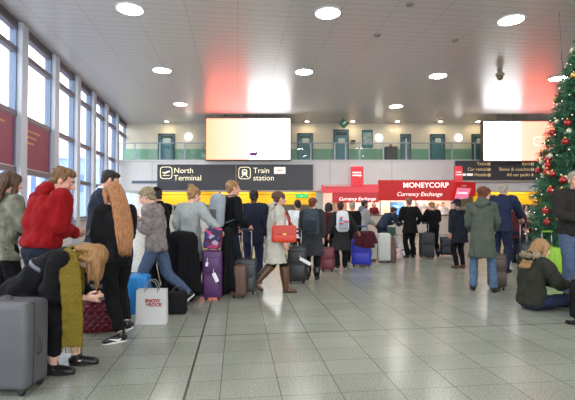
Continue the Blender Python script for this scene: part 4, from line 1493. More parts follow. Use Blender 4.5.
# ---- near left group
p = person('young woman in grey green patterned jumper at the left edge of the photo', at(3, 4.6), 1.765, -25, fair,
           dict(name='jumper', m=cloth('camo_knit', 150, 152, 134, 0.5, 9), hem=0.80, t=0.024, collar=cloth('camo_knit', 0, 0, 0)),
           dict(m=black, cut='slim'), SH, dict(style='long', m=brown_h, len=0.40, wd=0.9), arms=hold(1.05), fem=True, vox=0.012)
red_hood = cloth('red_fleece', 168, 14, 22, 0.12)
p = person('young man in bright red hoodie looking down beside the windows', at(40.5, 4.15), 1.80, -38, rosy,
           dict(name='hoodie', m=red_hood, hem=0.96, t=0.034, hood=red_hood, rib=cloth('red_rib', 165, 18, 26), boxy=True, fold=0.03),
           dict(m=navy), SH, dict(style='short', m=sand_h, tuft=0.02), lean=(0.10, 0.22), head=(0.30, -0.55), arms=hold(1.08, 0.30, 0.09), build=1.2, face=True, vox=0.012)
phone(p['w']((0.0, 0.50, 1.10)), 'dark phone held by the young man in the red hoodie', R(-38), -0.7)

bag_g = cloth('mustard', 132, 112, 34, 0.2, 60)
p3 = person('seated woman in black bending forward with mustard scarf over her phone', at(40, 3.55), 1.66, -84, fair,
            dict(name='coat', m=black, hem=0.60, t=0.036, fold=0.025, flare=0.0),
            dict(m=black2, cut='slim', rise=0.09), dict(m=blk_shoe, sole=mat('dark_sole', rgb(30, 28, 28), 0.7), sole_h=0.03),
            dict(style='bob', m=hairm('honey', 142, 104, 64), hang=0.22, tuft=0.008, big=0.004), lean=(0.85, 0.25), head=(1.25, 0.0), pel=(-0.15, 0.70),
            legs={'r': dict(foot=(0.09, 0.18, 0), yaw=4), 'l': dict(foot=(-0.12, 0.30, 0), yaw=-4)},
            arms={'r': dict(hand=(0.10, 0.415, 0.66), pole=(0.1, -0.2, -1), curl=0.9, palm=(-0.8, 0.1, 0.4), dir=(-0.2, 0.9, -0.1)), 'l': dict(hand=(-0.03, 0.42, 0.64), pole=(-0.5, -0.2, -1), curl=0.9, palm=(0.8, 0.1, 0.4), dir=(0.2, 0.9, -0.1))},
            fem=True, vox=0.012)
nk = p3['neck']
scarf(p3, bag_g, [([nk + Vector((0.08, -0.02, 0.06)), nk + Vector((0.20, 0.04, -0.05)), nk + Vector((0.27, 0.10, -0.34)), nk + Vector((0.28, 0.11, -0.72))], 0.090, 0.020),
                  ([nk + Vector((0.0, 0.05, 0.02)), nk + Vector((0.03, 0.06, -0.20)), nk + Vector((0.03, 0.05, -0.52))], 0.06, 0.02)], r=0.036, R0=0.084, side=(0, 1, 0))
bm = bmesh.new()
e = nk + Vector((0.28, 0.11, -0.72))
for i in range(18):
    a = e + Vector((0.0, -0.08 + i*0.0095, 0.02))
    tube(bm, [a, a + Vector((0.0, random.Random(i).uniform(-.006, .006), -0.07))], [0.003, 0.002], n=5, sub=1)
obj('scarf_fringe', bm, bag_g, p3['root'], True, p3['k'])
c = p3['chest']
up, fw = p3['up1'], Vector((0, math.cos(0.85), -math.sin(0.85)))
bm = bmesh.new()
rr = []
for i in range(25):
    a = 2*math.pi*i/24
    rr.append(c - up*0.10*math.cos(a)*0.6 + Vector((1, 0, 0))*0.178*math.sin(a) + fw*(-0.150*math.cos(a)))
tube(bm, rr, [(0.008, 0.020)]*25, n=6, sub=1)
obj('bag_strap', bm, mat('grey_strap', rgb(96, 98, 106), 0.5), p3['root'], True, p3['k'])
phone(p3['w']((0.04, 0.50, 0.665)), 'phone in the hands of the bending woman with the mustard scarf', R(-84), 1.1, (60, 60, 66))

suit = cloth('suit_navy', 44, 52, 74, 0.1)
p = person('dark haired man in navy suit jacket by the windows, head bowed', at(97, 6.1), 1.94, -66, rosy,
           dict(name='suit_jacket', m=suit, hem=0.80, t=0.022, boxy=False, collar=mat('shirt_white', rgb(226, 228, 232), 0.7)),
           dict(m=suit), SH, dict(style='short', m=dark_h), lean=(0.06, 0.16), head=(0.34, 0.0), arms=hold(1.05), face=True, vox=0.013)
phone(p['w']((0.0, 0.47, 1.09)), 'phone held by the man in the navy suit jacket', R(-58), -0.7)

p = person('woman with very long ginger hair in black with black trainers', at(117.5, 4.4), 1.64, 48, fair,
           dict(m=black2, hem=0.86, t=0.024, boxy=False, collar=mat('shirt_white', rgb(226, 228, 232), 0.7)),
           dict(name='leggings', m=black, cut='slim', rise=0.03), dict(name='trainer', m=blk_shoe, sole=white_sole, swoosh=True, sole_h=0.02),
           dict(style='long', m=ginger_h, len=0.68, wd=0.98), lean=(0.03, 0.10), head=(0.25, 0.0),
           legs={'l': dict(foot=(-0.02, -0.10, 0), yaw=-75), 'r': dict(foot=(0.12, 0.02, 0.0), yaw=-18, pitch=28)},
           arms={'l': dict(hand=(-0.10, 0.30, 1.02), curl=0.9), 'r': dict(hand=(0.10, 0.30, 1.05), curl=0.9)}, fem=True, vox=0.012)
knit = cloth('grey_marl_knit', 164, 152, 150, 0.3, 22)
p = person('short haired woman in grey knit jumper and jeans looking at phone', at(157, 5.85), 1.695, 84, fair,
           dict(name='jumper', m=knit, hem=0.80, t=0.036, fold=0.03, rib=cloth('knit_rib', 122, 112, 110), collar=knit),
           dict(name='jeans', m=jeans, cut='slim'), dict(name='trainer', m=blk_shoe, sole=white_sole),
           dict(style='short', m=hairm('ash', 142, 126, 100), tuft=0.022, big=0.006), lean=(0.04, 0.20), head=(0.30, 0.0), pel=(0.0, 0.90),
           legs={'l': dict(foot=(-0.06, 0.06, 0)), 'r': dict(foot=(0.10, -0.42, 0.0), pitch=42)}, arms=hold(1.22, 0.27), fem=True, face=True, vox=0.013)
phone(p['w']((0.0, 0.40, 1.27)), 'phone held up by the short haired woman in the grey jumper', R(84), -0.5)
p = person('person in black cap behind the woman in grey knit jumper', at(161, 6.7), 1.70, 60, tan,
           dict(m=black, hem=0.84, collar=black), T_blk, SH, dict(style='short', m=dark_h, cap=black), lean=(0.04, 0.1), head=(0.3, 0), arms=hold(1.2), vox=0.015)
cardi = cloth('pale_grey_wool', 188, 196, 194, 0.12)
p8 = person('woman with hair in a bun and long pale grey cardigan, arm outstretched', at(190, 6.62), 1.70, -15, fair,
            dict(name='cardigan', m=cardi, hem=0.58, t=0.034, flare=0.03, fold=0.03, cuff=0.02), dict(m=black, cut='slim'), SH,
            dict(style='bun', m=blond_h, by=-0.085, bz=0.125, tuft=0.02, big=0.008), lean=(0.02, 0.12), head=(0.15, -0.5),
            arms={'r': dict(hand=(0.56, -0.08, 1.08), pole=(0.2, -1, -0.6), curl=0.9, palm=(0, 0, -1)), 'l': dict(hand=(-0.20, 0.18, 0.98))}, fem=True, vox=0.014)
p9 = person('fair haired young man in black wearing a pale grey backpack', at(229, 7.0), 1.825, -48, rosy,
            dict(name='jumper', m=black, hem=0.84, t=0.022), dict(m=navy), SH, dict(style='crop', m=hairm('fair_crop', 146, 110, 76)),
            head=(0.02, -0.25), arms={'r': dict(hand=(0.22, 0.22, 1.02), curl=0.9), 'l': dict(hand=(-0.20, 0.22, 1.0))}, face=True, vox=0.014)
backpack(p9, 'pale blue grey backpack worn by the fair haired young man in black', cloth('pale_blue_canvas', 182, 192, 202), cloth('pale_blue_canvas_d', 116, 124, 134), 0.52, 0.31, 0.17, 'backpacks worn by travellers', up=0.02)
p = person('man with cropped black hair in navy jacket seen from behind', at(253, 7.75), 1.71, -8, dark,
           dict(m=cloth('dark_blue_wool', 40, 46, 66, 0.15), hem=0.76, t=0.028, boxy=True), dict(m=jeans_d), SH, dict(style='crop', m=dark_h), vox=0.014, build=1.04)
fleece = cloth('cream_wool', 226, 220, 206, 0.14, 70)
p11 = person('woman in long cream coat and brown boots walking to the right', at(275, 6.9), 1.635, -76, rosy,
             dict(name='coat', m=fleece, hem=0.52, t=0.042, flare=0.05, fold=0.025, boxy=True, hood=fleece),
             dict(name='tights', m=black, cut='slim'), dict(name='boot', m=brn_shoe, shaft=0.38, heel=True),
             dict(style='updo', m=brown_h), lean=(0.05, 0.05), head=(0.05, 0.15),
             legs={'r': dict(foot=(0.09, 0.20, 0)), 'l': dict(foot=(-0.08, -0.30, 0.0), pitch=36)},
             arms={'r': dict(hand=(0.27, 0.12, 0.86), palm=(-1, 0, 0)), 'l': dict(hand=(-0.24, 0.20, 0.92))}, fem=True, face=True, vox=0.013)
scarf(p11, cloth('brown_scarf', 120, 92, 76, 0.4, 18), [([p11['neck'] + Vector((0.05, 0.10, 0.02)), p11['neck'] + Vector((0.09, 0.19, -0.16)), p11['neck'] + Vector((0.10, 0.215, -0.42))], 0.06, 0.022)], r=0.034, R0=0.088)
t = thing('handbag', 'orange red leather shoulder bag at the side of the woman in the cream coat', 'bag', p11['w']((0.265, 0.10, 0.86)), R(-84))
bag_red = mat('red_leather', rgb(206, 62, 40), 0.4, bump=0.15)
bm = bmesh.new()
tube(bm, [(0, -0.175, 0), (0, -0.165, 0.0), (0, 0.165, 0.0), (0, 0.175, 0)], [(0.03, 0.10), (0.055, 0.135), (0.055, 0.135), (0.03, 0.10)], side=(1, 0, 0), n=24, power=0.5)
for v in bm.verts:
    v.co.z += 0.16
obj('bag_body', bm, bag_red, t, True)
obj('flap', Bx(0.045, 0.066, -0.155, 0.155, 0.15, 0.30, 0.012), mat('red_leather_d', rgb(184, 48, 32), 0.4, bump=0.15), t)
obj('clasp', Bx(0.064, 0.074, -0.03, 0.03, 0.14, 0.175, 0.006), mat('brass', rgb(190, 150, 80), 0.3, 0.9), t)
bm = bmesh.new()
tube(bm, [(0, -0.155, 0.27), (0.0, -0.13, 0.34), (-0.01, -0.06, 0.45), (-0.03, -0.02, 0.52)], [(0.012, 0.004)]*4, side=(0, 1, 0), n=6)
tube(bm, [(0, 0.155, 0.27), (0.0, 0.11, 0.34), (-0.01, 0.04, 0.45), (-0.03, 0.0, 0.52)], [(0.012, 0.004)]*4, side=(0, 1, 0), n=6)
obj('shoulder_strap', bm, bag_red, t, True)

# ---- middle of the queue
p = person('dark haired traveller in white shirt behind the cream coat', at(298, 9.4), 1.555, 10, tan,
           dict(name='shirt', m=mat('shirt_white', rgb(226, 228, 232), 0.7), hem=0.80, t=0.022), dict(m=navy), SH, dict(style='short', m=dark_h), vox=0.018)
p13 = person('woman in long dark grey coat with dark backpack, seen from behind', at(312, 8.15), 1.57, -8, fair,
             dict(name='coat', m=cloth('charcoal_wool', 62, 64, 70, 0.15), hem=0.52, t=0.036, flare=0.04), dict(name='leggings', m=black, cut='slim'), dict(name='boot', m=blk_shoe, shaft=0.18),
             dict(style='updo', m=hairm('auburn', 104, 58, 40)), head=(0.1, -0.3), fem=True, vox=0.017, build=1.06)
backpack(p13, 'dark slate backpack on the woman in the long dark grey coat', cloth('slate_nylon', 72, 82, 94, 0.25, 12), cloth('slate_nylon_d', 52, 58, 68), 0.50, 0.33, 0.17, 'backpacks worn by travellers')
p = person('dark haired traveller in maroon jacket left of the printed backpack', at(328, 9.9), 1.50, -20, fair,
           dict(m=cloth('maroon', 96, 34, 48), hem=0.82, t=0.028), T_blk, SH, dict(style='bob', m=dark_h), fem=True, vox=0.019)
p15 = person('woman in long charcoal coat wearing a white printed backpack', at(341, 9.6), 1.50, 4, tan,
             dict(name='coat', m=cloth('charcoal', 50, 50, 52), hem=0.50, t=0.036, flare=0.06), T_blk, dict(m=blk_shoe, sole=white_sole), dict(style='bun', m=dark_h, bz=0.10), fem=True, vox=0.018,
             arms={'r': dict(hand=(0.50, 0.10, 0.95), curl=0.9, palm=(0, 0, -1)), 'l': dict(hand=(-0.34, 0.0, 0.84))})
backpack(p15, 'small white backpack printed in pink and blue on the charcoal coat', mat('white_canvas', rgb(206, 208, 212), 0.7), mat('grey_canvas', rgb(150, 156, 168), 0.7), 0.50, 0.32, 0.15, 'backpacks worn by travellers', up=0.02,
         print_cols=[mat('pink_print', rgb(214, 96, 112), 0.6), mat('blue_print', rgb(90, 120, 180), 0.6), mat('pink_print', rgb(214, 96, 112), 0.6), mat('red_print', rgb(190, 60, 66), 0.6)])
p = person('grey haired traveller in black coat beside the blue suitcase', at(351.5, 10.8), 1.53, -30, rosy,
           dict(name='coat', m=black, hem=0.62, t=0.034), T_blk, SH, dict(style='short', m=grey_h), vox=0.02)
gh = cloth('pale_grey_hoodie', 186, 186, 188)
p = person('bearded man in pale grey hooded coat facing right by the kiosk', at(362.5, 11.5), 1.59, -72, tan,
           dict(name='hooded_coat', m=gh, hem=0.60, t=0.034, hood=cloth('blue_grey_hood', 130, 142, 160)), dict(m=jeans_d), SH, dict(style='short', m=dark_h, beard=dark_h), face=True, vox=0.019, arms=hold(1.05, 0.34))
p18 = person('traveller in navy jacket leaning over a luggage trolley', at(385, 12.6), 1.64, -62, tan,
             dict(m=cloth('slate_navy', 50, 62, 86), hem=0.80, t=0.04), dict(m=navy), SH, dict(style='short', m=dark_h), lean=(0.75, 0.2), head=(0.2, 0), pel=(-0.16, 0.90),
             arms={'r': dict(hand=(0.20, 0.52, 0.98), curl=1.0, palm=(0, 0, -1)), 'l': dict(hand=(-0.20, 0.52, 0.98), curl=1.0, palm=(0, 0, -1))}, vox=0.02)
p = person('tall man in black coat standing before the kiosk counter', at(410, 11.8), 1.66, 12, rosy,
           dict(name='coat', m=black2, hem=0.72, t=0.036), T_blk, SH, dict(style='crop', m=hairm('balding', 120, 90, 76)), vox=0.019, build=1.1,
           arms={'r': dict(hand=(0.30, 0.12, 0.98)), 'l': dict(hand=(-0.22, 0.26, 1.08))})
p = person('fair haired woman in black uniform with elbows bent beside a black suitcase', at(433, 12.0), 1.56, 14, fair,
           dict(name='uniform_jacket', m=black, hem=0.90, t=0.034, belt=black2), T_blk, dict(name='boot', m=blk_shoe, shaft=0.15), dict(style='updo', m=blond_h), fem=True, vox=0.019, build=1.1,
           legs={'l': dict(foot=(-0.16, 0.0, 0)), 'r': dict(foot=(0.18, 0.0, 0), yaw=20)},
           arms={'r': dict(hand=(0.08, 0.24, 1.12), pole=(1, -0.5, -0.3)), 'l': dict(hand=(-0.08, 0.24, 1.14), pole=(-1, -0.5, -0.3))})
furm = mat('fur_grey', rgb(136, 122, 106), 0.95, var=0.4, scale=60, bump=0.5)
p = person('person in dark navy parka with pale fur collar near the flag sign', at(459, 9.7), 1.575, 18, tan,
           dict(name='parka', m=cloth('ink_navy', 34, 38, 52), hem=0.66, t=0.044, hood=cloth('ink_navy_hood', 34, 38, 52), fur=furm), dict(m=black, cut='slim'), dict(m=brn_shoe),
           dict(style='short', m=dark_h, cap=cloth('ink_cap', 32, 38, 58)), vox=0.018, fem=True)
# staff behind the counter
p = person('staff member in white shirt behind the kiosk counter', (X(442.5, 23.2), 23.18), 1.72, 175, rosy,
           dict(name='shirt', m=mat('shirt_white', rgb(226, 228, 232), 0.7), hem=0.9, t=0.02), T_blk, SH, dict(style='short', m=brown_h), face=True, vox=0.022, group=None,
           arms=hold(1.1, 0.25))
p = person('staff member with dark hair behind the left end of the kiosk counter', (X(374, 23.45), 23.45), 1.70, 170, tan,
           dict(name='jacket', m=cloth('maroon_uniform', 110, 36, 48), hem=0.85, t=0.02), T_blk, SH, dict(style='bob', m=dark_h), face=True, vox=0.022, group=None, fem=True,
           arms={'l': dict(hand=(-0.16, 0.22, 1.06)), 'r': dict(hand=(0.16, 0.22, 1.06))})

# ---- right hand group
parka = cloth('olive_parka', 96, 104, 92, 0.15)
p22 = person('woman with red hair bun in long olive green parka and jeans', at(482, 7.05), 1.72, -22, fair,
             dict(name='parka', m=parka, hem=0.56, t=0.034, flare=0.02, hood=parka, fold=0.022), dict(name='jeans', m=jeans_l, cut='straight'), SH,
             dict(style='updo', m=hairm('auburn_red', 104, 54, 38), big=0.006, tuft=0.028), lean=(0.02, 0.08), head=(0.2, -0.7), fem=True, face=True, vox=0.013, build=0.95,
             legs={'l': dict(foot=(-0.15, 0.0, 0), yaw=-8), 'r': dict(foot=(0.17, -0.08, 0), yaw=14)},
             arms={'r': dict(hand=(0.22, 0.34, 1.02), curl=1.0), 'l': dict(hand=(-0.16, 0.30, 1.02), curl=1.0)})
phone(p22['w']((0.20, 0.48, 1.05)), 'pale phone in the hand of the woman in the olive green parka', R(-22), -0.9, (210, 210, 205))
p23 = person('tall grey haired man in navy jacket leaning to the right', at(500, 9.1), 1.93, -48, rosy,
             dict(m=cloth('deep_navy', 42, 52, 84, 0.12), hem=0.80, t=0.036, collar=cloth('deep_navy_c', 38, 46, 76)), dict(m=jeans_d), dict(m=blk_shoe), dict(style='crop', m=grey_h),
             lean=(0.14, 0.14), head=(0.15, 0.0), build=1.08, vox=0.015,
             arms={'r': dict(hand=(0.22, 0.52, 1.02), curl=1.0, palm=(0, 0, -1)), 'l': dict(hand=(-0.10, 0.50, 1.05), curl=1.0)})
p = person('white haired traveller in maroon jumper behind the tall man in navy', at(516, 10.6), 1.52, -70, rosy,
           dict(name='jumper', m=cloth('maroon_knit', 92, 36, 46), hem=0.82, t=0.03), dict(m=navy), SH, dict(style='short', m=hairm('white', 200, 196, 188)), vox=0.019, arms=hold(1.0))
p = person('traveller in white top beside the Christmas tree, in the background', at(526.5, 13.6), 1.50, 150, fair,
           dict(name='shirt', m=mat('shirt_cream', rgb(214, 208, 202), 0.7), hem=0.82, t=0.026), dict(m=jeans_d), SH, dict(style='bob', m=dark_h), fem=True, face=True, vox=0.022)
ol = cloth('dark_olive', 54, 56, 46, 0.2)
furb = mat('fur_beige', rgb(148, 134, 110), 0.95, var=0.4, scale=60, bump=0.5)
p26 = person('blond woman in dark olive parka with fur trimmed hood sitting on the floor', at(529.5, 5.75), 1.76, -84, fair,
             dict(name='parka', m=ol, hem=0.06, t=0.05, hood=ol, fur=furb, fold=0.03, collar=black), dict(name='jeans', m=jeans_d, cut='slim'), SH,
             dict(style='long', m=blond_h, big=0.004, len=0.27, wd=0.95), lean=(0.08, 0.18), head=(0.22, 0.0), pel=(0.0, 0.125),
             legs={'r': dict(foot=(0.12, 0.80, 0.0), pitch=-55, pole=(0.3, 0, 1)), 'l': dict(foot=(-0.10, 0.86, 0.0), pitch=-55, pole=(-0.2, 0, 1))},
             arms={'r': dict(hand=(0.10, 0.46, 0.33), pole=(0.6, -0.6, -0.4), curl=0.8), 'l': dict(hand=(-0.02, 0.47, 0.32), pole=(-0.6, -0.6, -0.4), curl=0.8)}, fem=True, vox=0.013)
p27 = person('man in dark jacket with clasped hands at the right edge of the photo', at(573.5, 6.55), 1.93, 172, rosy,
             dict(m=cloth('brown_black', 50, 47, 44, 0.15), hem=0.86, t=0.036, collar=cloth('brown_black', 0, 0, 0)), dict(name='jeans', m=jeans, cut='straight'), dict(m=brn_shoe), dict(style='crop', m=grey_h), face=True, vox=0.014, build=1.08,
             head=(0.1, -0.1), arms={'r': dict(hand=(0.05, 0.28, 1.09), curl=1.0, pole=(1, -0.5, -0.4)), 'l': dict(hand=(-0.02, 0.28, 1.08), curl=1.0, pole=(-1, -0.5, -0.4))})

# ------------------------------------------------------------ luggage in the queue
dk = mat('dark_trim', rgb(30, 30, 32), 0.5)
def lug(name, r, g, b, rough=0.45):
    return mat('case_' + name, rgb(r, g, b), rough, var=0.06, scale=6, bump=0.05)
def tagged(root, x, y, z, label=None, w=0.03, h=0.10, rot=0.3):
    bm = bmesh.new()
    box(bm, -w, w, -0.004, 0.004, -h, 0, 0.003, 1, Matrix.Translation((x, y, z)) @ Matrix.Rotation(rot, 4, 'Y'))
    o = obj('paper_tag', bm, mat('white_paper', rgb(232, 232, 230), 0.6), root)
    bm = bmesh.new()
    tube(bm, [(x, y + 0.01, z + 0.06), (x, y, z)], [0.004, 0.004], n=5, sub=1)
    obj('tag_loop', bm, mat('white_paper', rgb(232, 232, 230), 0.6), o)

suitcase('large charcoal hard suitcase in the lower left corner of the photo', 0, 0, 0.57, 0.29, 0.675, -3, lug('charcoal', 88, 88, 92), lug('charcoal_trim', 54, 54, 56), 'plain', dist=3.2, xoff=0.03)
suitcase('black upright suitcase the bending woman is sitting on', 16, 0, 0.44, 0.30, 0.575, 6, lug('black', 26, 26, 28), dk, 'soft', dist=3.66, xoff=-0.06)

def quilt_mat():
    m = mat('quilted_maroon', rgb(120, 26, 48), 0.45)
    nt = m.node_tree
    tc = nt.nodes.new('ShaderNodeTexCoord')
    hs = []
    for a in (0.78, -0.78):
        mp = nt.nodes.new('ShaderNodeMapping')
        mp.inputs['Rotation'].default_value = (0, a, 0)
        nt.links.new(tc.outputs['Object'], mp.inputs[0])
        wv = nt.nodes.new('ShaderNodeTexWave')
        wv.bands_direction = 'X'
        wv.inputs['Scale'].default_value = 5.5
        nt.links.new(mp.outputs[0], wv.inputs[0])
        hs.append(wv.outputs['Fac'])
    h = nmath(nt, 'MINIMUM', nmath(nt, 'POWER', hs[0], 0.3), nmath(nt, 'POWER', hs[1], 0.3))
    bp = nt.nodes.new('ShaderNodeBump')
    bp.inputs['Strength'].default_value = 1.0
    bp.inputs['Distance'].default_value = 0.03
    nt.links.new(h, bp.inputs['Height'])
    nt.links.new(bp.outputs[0], nt.nodes['Principled BSDF'].inputs['Normal'])
    return m
softbag('holdall', 'maroon quilted holdall on the floor behind the bending woman', 'bag', 100, 4.78, 0, 0.42, 0.30, 0.36, quilt_mat(), dk, 10, group='bags on the floor')
def stripe_mat():
    m = mat('grey_stripes', rgb(150, 150, 152), 0.8)
    nt = m.node_tree
    tc = nt.nodes.new('ShaderNodeTexCoord')
    wv = nt.nodes.new('ShaderNodeTexWave')
    wv.bands_direction = 'Z'
    wv.inputs['Scale'].default_value = 3.6
    nt.links.new(tc.outputs['Object'], wv.inputs[0])
    rp = nt.nodes.new('ShaderNodeValToRGB')
    rp.color_ramp.interpolation = 'CONSTANT'
    rp.color_ramp.elements[0].color = rgb(34, 34, 36)
    rp.color_ramp.elements[1].color = rgb(140, 140, 142)
    rp.color_ramp.elements[1].position = 0.45
    nt.links.new(wv.outputs['Fac'], rp.inputs[0])
    nt.links.new(rp.outputs[0], nt.nodes['Principled BSDF'].inputs['Base Color'])
    return m
softbag('tote_bag', 'grey and black striped bag resting on the maroon quilted holdall', 'bag', 101, 4.80, 0.37, 0.26, 0.20, 0.36, stripe_mat(), dk, 14, handles=False)
suitcase('bright blue suitcase beside the white paper shopping bag', 136, 316, 0.34, 0.24, 0.53, 4, lug('bright_blue', 36, 128, 196), lug('blue_trim', 24, 90, 150), 'hard')

# white shopping bag
t = thing('shopping_bag', 'white paper shopping bag with red SNOW ROCK lettering', 'bag', (X(153, 5.03), 5.03, 0), R(4))
paper = mat('white_paper_bag', rgb(206, 206, 204), 0.6, var=0.05, scale=6, bump=0.2)
bm = bmesh.new()
w, dpt, h = 0.175, 0.065, 0.405
lo = [bm.verts.new(p_) for p_ in ((-w*1.02, -dpt, 0), (w, -dpt, 0), (w, 0, 0), (w, dpt, 0), (-w*1.02, dpt, 0), (-w*1.02, 0, 0))]
hi = [bm.verts.new(p_) for p_ in ((-w*0.98, -dpt*0.8, h), (w*0.96, -dpt*0.8, h - 0.008), (w*0.90, 0, h - 0.01), (w*0.96, dpt*0.8, h), (-w*0.98, dpt*0.8, h + 0.006), (-w*0.92, 0, h))]
bm.faces.new(lo)
for i in range(6):
    bm.faces.new((lo[i], lo[(i+1) % 6], hi[(i+1) % 6], hi[i]))
inn = [bm.verts.new((v.co.x*0.97, v.co.y*0.95, v.co.z - 0.12)) for v in hi]
for i in range(6):
    bm.faces.new((hi[i], hi[(i+1) % 6], inn[(i+1) % 6], inn[i]))
bm.faces.new(inn)
obj('bag_body', bm, paper, t)
for sy_ in (-0.05, 0.045):
    bm = bmesh.new()
    tube(bm, [(-0.075, sy_, h - 0.03), (-0.07, sy_, h + 0.04), (-0.035, sy_, h + 0.10), (0.03, sy_, h + 0.10), (0.065, sy_, h + 0.04), (0.07, sy_, h - 0.03)], [0.006]*6, n=6)
    obj('cord_handle', bm, mat('cord_grey', rgb(130, 128, 126), 0.7), t, True)
sr = mat('snow_red', rgb(170, 36, 40), 0.5)
text('SNOW', 0.056, (-0.068, -0.067, 0.262), sr, t, bold=0.002, depth=0.002, rot=(math.pi/2 - 0.03, 0, 0))
text('+ROCK', 0.056, (-0.060, -0.066, 0.215), sr, t, bold=0.002, depth=0.002, rot=(math.pi/2 - 0.03, 0, 0))

softbag('holdall', 'small black bag on the floor behind the shopping bag', 'bag', 178, 5.55, 0, 0.24, 0.22, 0.28, cloth('bag_black', 30, 30, 32), dk, 0, handles=True, group='bags on the floor')
s = suitcase('black suitcase under a draped coat left of the purple suitcase', 184, 300.4, 0.34, 0.22, 0.66, 8, lug('black', 26, 26, 28), dk, 'soft', handle=0.34)
tagged(s, 0.02, -0.16, 0.30, w=0.035, h=0.12, rot=0.6)
drape('draped_coat', 'black coat draped over the suitcase handle behind the woman in jeans', 'coat', 183, 6.22, 1.03, 0.07, 0.185, 0.14, black, seed=3, group='coats draped over luggage')
purp = lug('purple', 78, 38, 92)
s = suitcase('purple suitcase with white tag below a patterned bag', 213, 299, 0.29, 0.22, 0.74, 3, purp, lug('purple_trim', 52, 24, 64), 'soft', handle=0.0)
tagged(s, 0.03, -0.17, 0.42, w=0.028, h=0.14, rot=-0.45)
tagged(s, -0.06, -0.17, 0.58, w=0.02, h=0.06, rot=0.2)
def graffiti_mat():
    m = mat('graffiti_print', rgb(120, 70, 120), 0.7)
    nt = m.node_tree
    tc = nt.nodes.new('ShaderNodeTexCoord')
    vo = nt.nodes.new('ShaderNodeTexVoronoi')
    vo.inputs['Scale'].default_value = 16
    nt.links.new(tc.outputs['Object'], vo.inputs['Vector'])
    rp = nt.nodes.new('ShaderNodeValToRGB')
    rp.color_ramp.interpolation = 'CONSTANT'
    for i, (q, c) in enumerate(((0, rgb(40, 36, 74)), (0.3, rgb(186, 60, 110)), (0.5, rgb(60, 70, 130)), (0.68, rgb(176, 150, 180)), (0.82, rgb(110, 36, 60)))):
        e_ = rp.color_ramp.elements[i] if i < 2 else rp.color_ramp.elements.new(q)
        e_.position = q
        e_.color = c
    sp = nt.nodes.new('ShaderNodeSeparateColor')
    nt.links.new(vo.outputs['Color'], sp.inputs[0])
    nt.links.new(sp.outputs[0], rp.inputs[0])
    nt.links.new(rp.outputs[0], nt.nodes['Principled BSDF'].inputs['Base Color'])
    return m
softbag('holdall', 'pink and blue patterned bag standing on the purple suitcase', 'bag', 213.5, 6.34, 0.775, 0.27, 0.18, 0.30, graffiti_mat(), dk, 3, handles=False)
drape('draped_coat', 'black coat hanging beside the purple suitcase from the outstretched hand', 'coat', 228, 6.42, 1.07, 0.10, 0.085, 0.085, black, seed=5, group='coats draped over luggage', flare=1.25)
suitcase('brown suitcase right of the hanging black coat', 239, 297, 0.24, 0.20, 0.50, 0, lug('brown', 92, 66, 54), lug('brown_trim', 56, 40, 34), 'hard')
suitcase('dark green grey suitcase with raised silver handle behind the brown suitcase', 246.5, 293.6, 0.32, 0.22, 0.56, 0, lug('dark_grey_green', 50, 56, 56), dk, 'soft', handle=0.46)
s = suitcase('black suitcase with white label behind the cream coat', 297, 282.7, 0.34, 0.22, 0.68, 0, lug('black', 26, 26, 28), dk, 'soft', handle=0.3)
tagged(s, 0.05, -0.16, 0.47, w=0.03, h=0.22, rot=-1.05)
suitcase('maroon suitcase between the two backpack wearers', 327, 271, 0.30, 0.22, 0.52, 0, lug('maroon', 104, 30, 48), dk, 'soft')
suitcase('royal blue suitcase under a maroon jacket before the kiosk', 361, 266, 0.46, 0.26, 0.64, -10, lug('royal_blue', 40, 48, 176), lug('royal_trim', 28, 32, 120), 'soft', handle=0.30)
drape('draped_jacket', 'maroon jacket thrown over the royal blue suitcase', 'jacket', 364, 9.95, 0.84, 0.50, 0.20, 0.17, cloth('maroon_jkt', 92, 34, 50), seed=8, group='coats draped over luggage')
suitcase('narrow white suitcase beside the royal blue one', 372.5, 260.5, 0.18, 0.30, 0.72, 0, lug('white', 196, 196, 190), lug('white_trim', 120, 120, 118), 'hard')
suitcase('larger white suitcase standing before the luggage trolley', 384, 262, 0.30, 0.26, 0.74, -6, lug('white', 196, 196, 190), lug('white_trim', 120, 120, 118), 'hard')
softbag('tote_bag', 'brown bag leaning on the larger white suitcase', 'bag', 391, 10.75, 0.0, 0.24, 0.16, 0.62, lug('brown', 92, 66, 54), dk, 0)
suitcase('black suitcase beside the woman in black uniform', 426.5, 258, 0.37, 0.25, 0.70, 4, lug('black_grey', 44, 46, 50), dk, 'soft', handle=0.25)
suitcase('dark suitcase behind the fur collared parka', 447, 256, 0.40, 0.26, 0.56, -20, lug('ink', 38, 42, 54), dk, 'soft')
suitcase('brown suitcase beside the woman in the olive green parka', 496, 0, 0.25, 0.22, 0.60, 0, lug('umber', 70, 54, 44), lug('brown_trim', 56, 40, 34), 'soft', dist=7.15)
suitcase('lime green suitcase behind the woman sitting on the floor', 548.5, 0, 0.34, 0.24, 0.66, -8, lug('lime', 140, 190, 24), lug('lime_trim', 110, 156, 24), 'hard', handle=0.28, dist=7.7)
suitcase('dark suitcase with tall pale handle between the tall man and the tree', 524.5, 0, 0.26, 0.20, 0.62, 0, lug('ink', 38, 42, 54), dk, 'soft', handle=0.44, dist=8.9)
softbag('rucksack', 'black rucksack on the floor at the right edge of the photo', 'bag', 585, 5.25, 0, 0.34, 0.24, 0.48, cloth('bag_black', 30, 30, 32), dk, -20, group='bags on the floor', seed=6)
softbag('pouch', 'flat black pouch on the floor before the black rucksack', 'bag', 571, 5.0, 0, 0.16, 0.10, 0.05, cloth('bag_black', 30, 30, 32), dk, 0, handles=False)
softbag('carrier_bag', 'pink and white carrier bag on the floor under the trolley', 'bag', 395.5, 11.6, 0, 0.30, 0.22, 0.26, mat('pink_white_bag', rgb(222, 190, 190), 0.6, var=0.3, scale=8), dk, 0, group='bags on the floor')

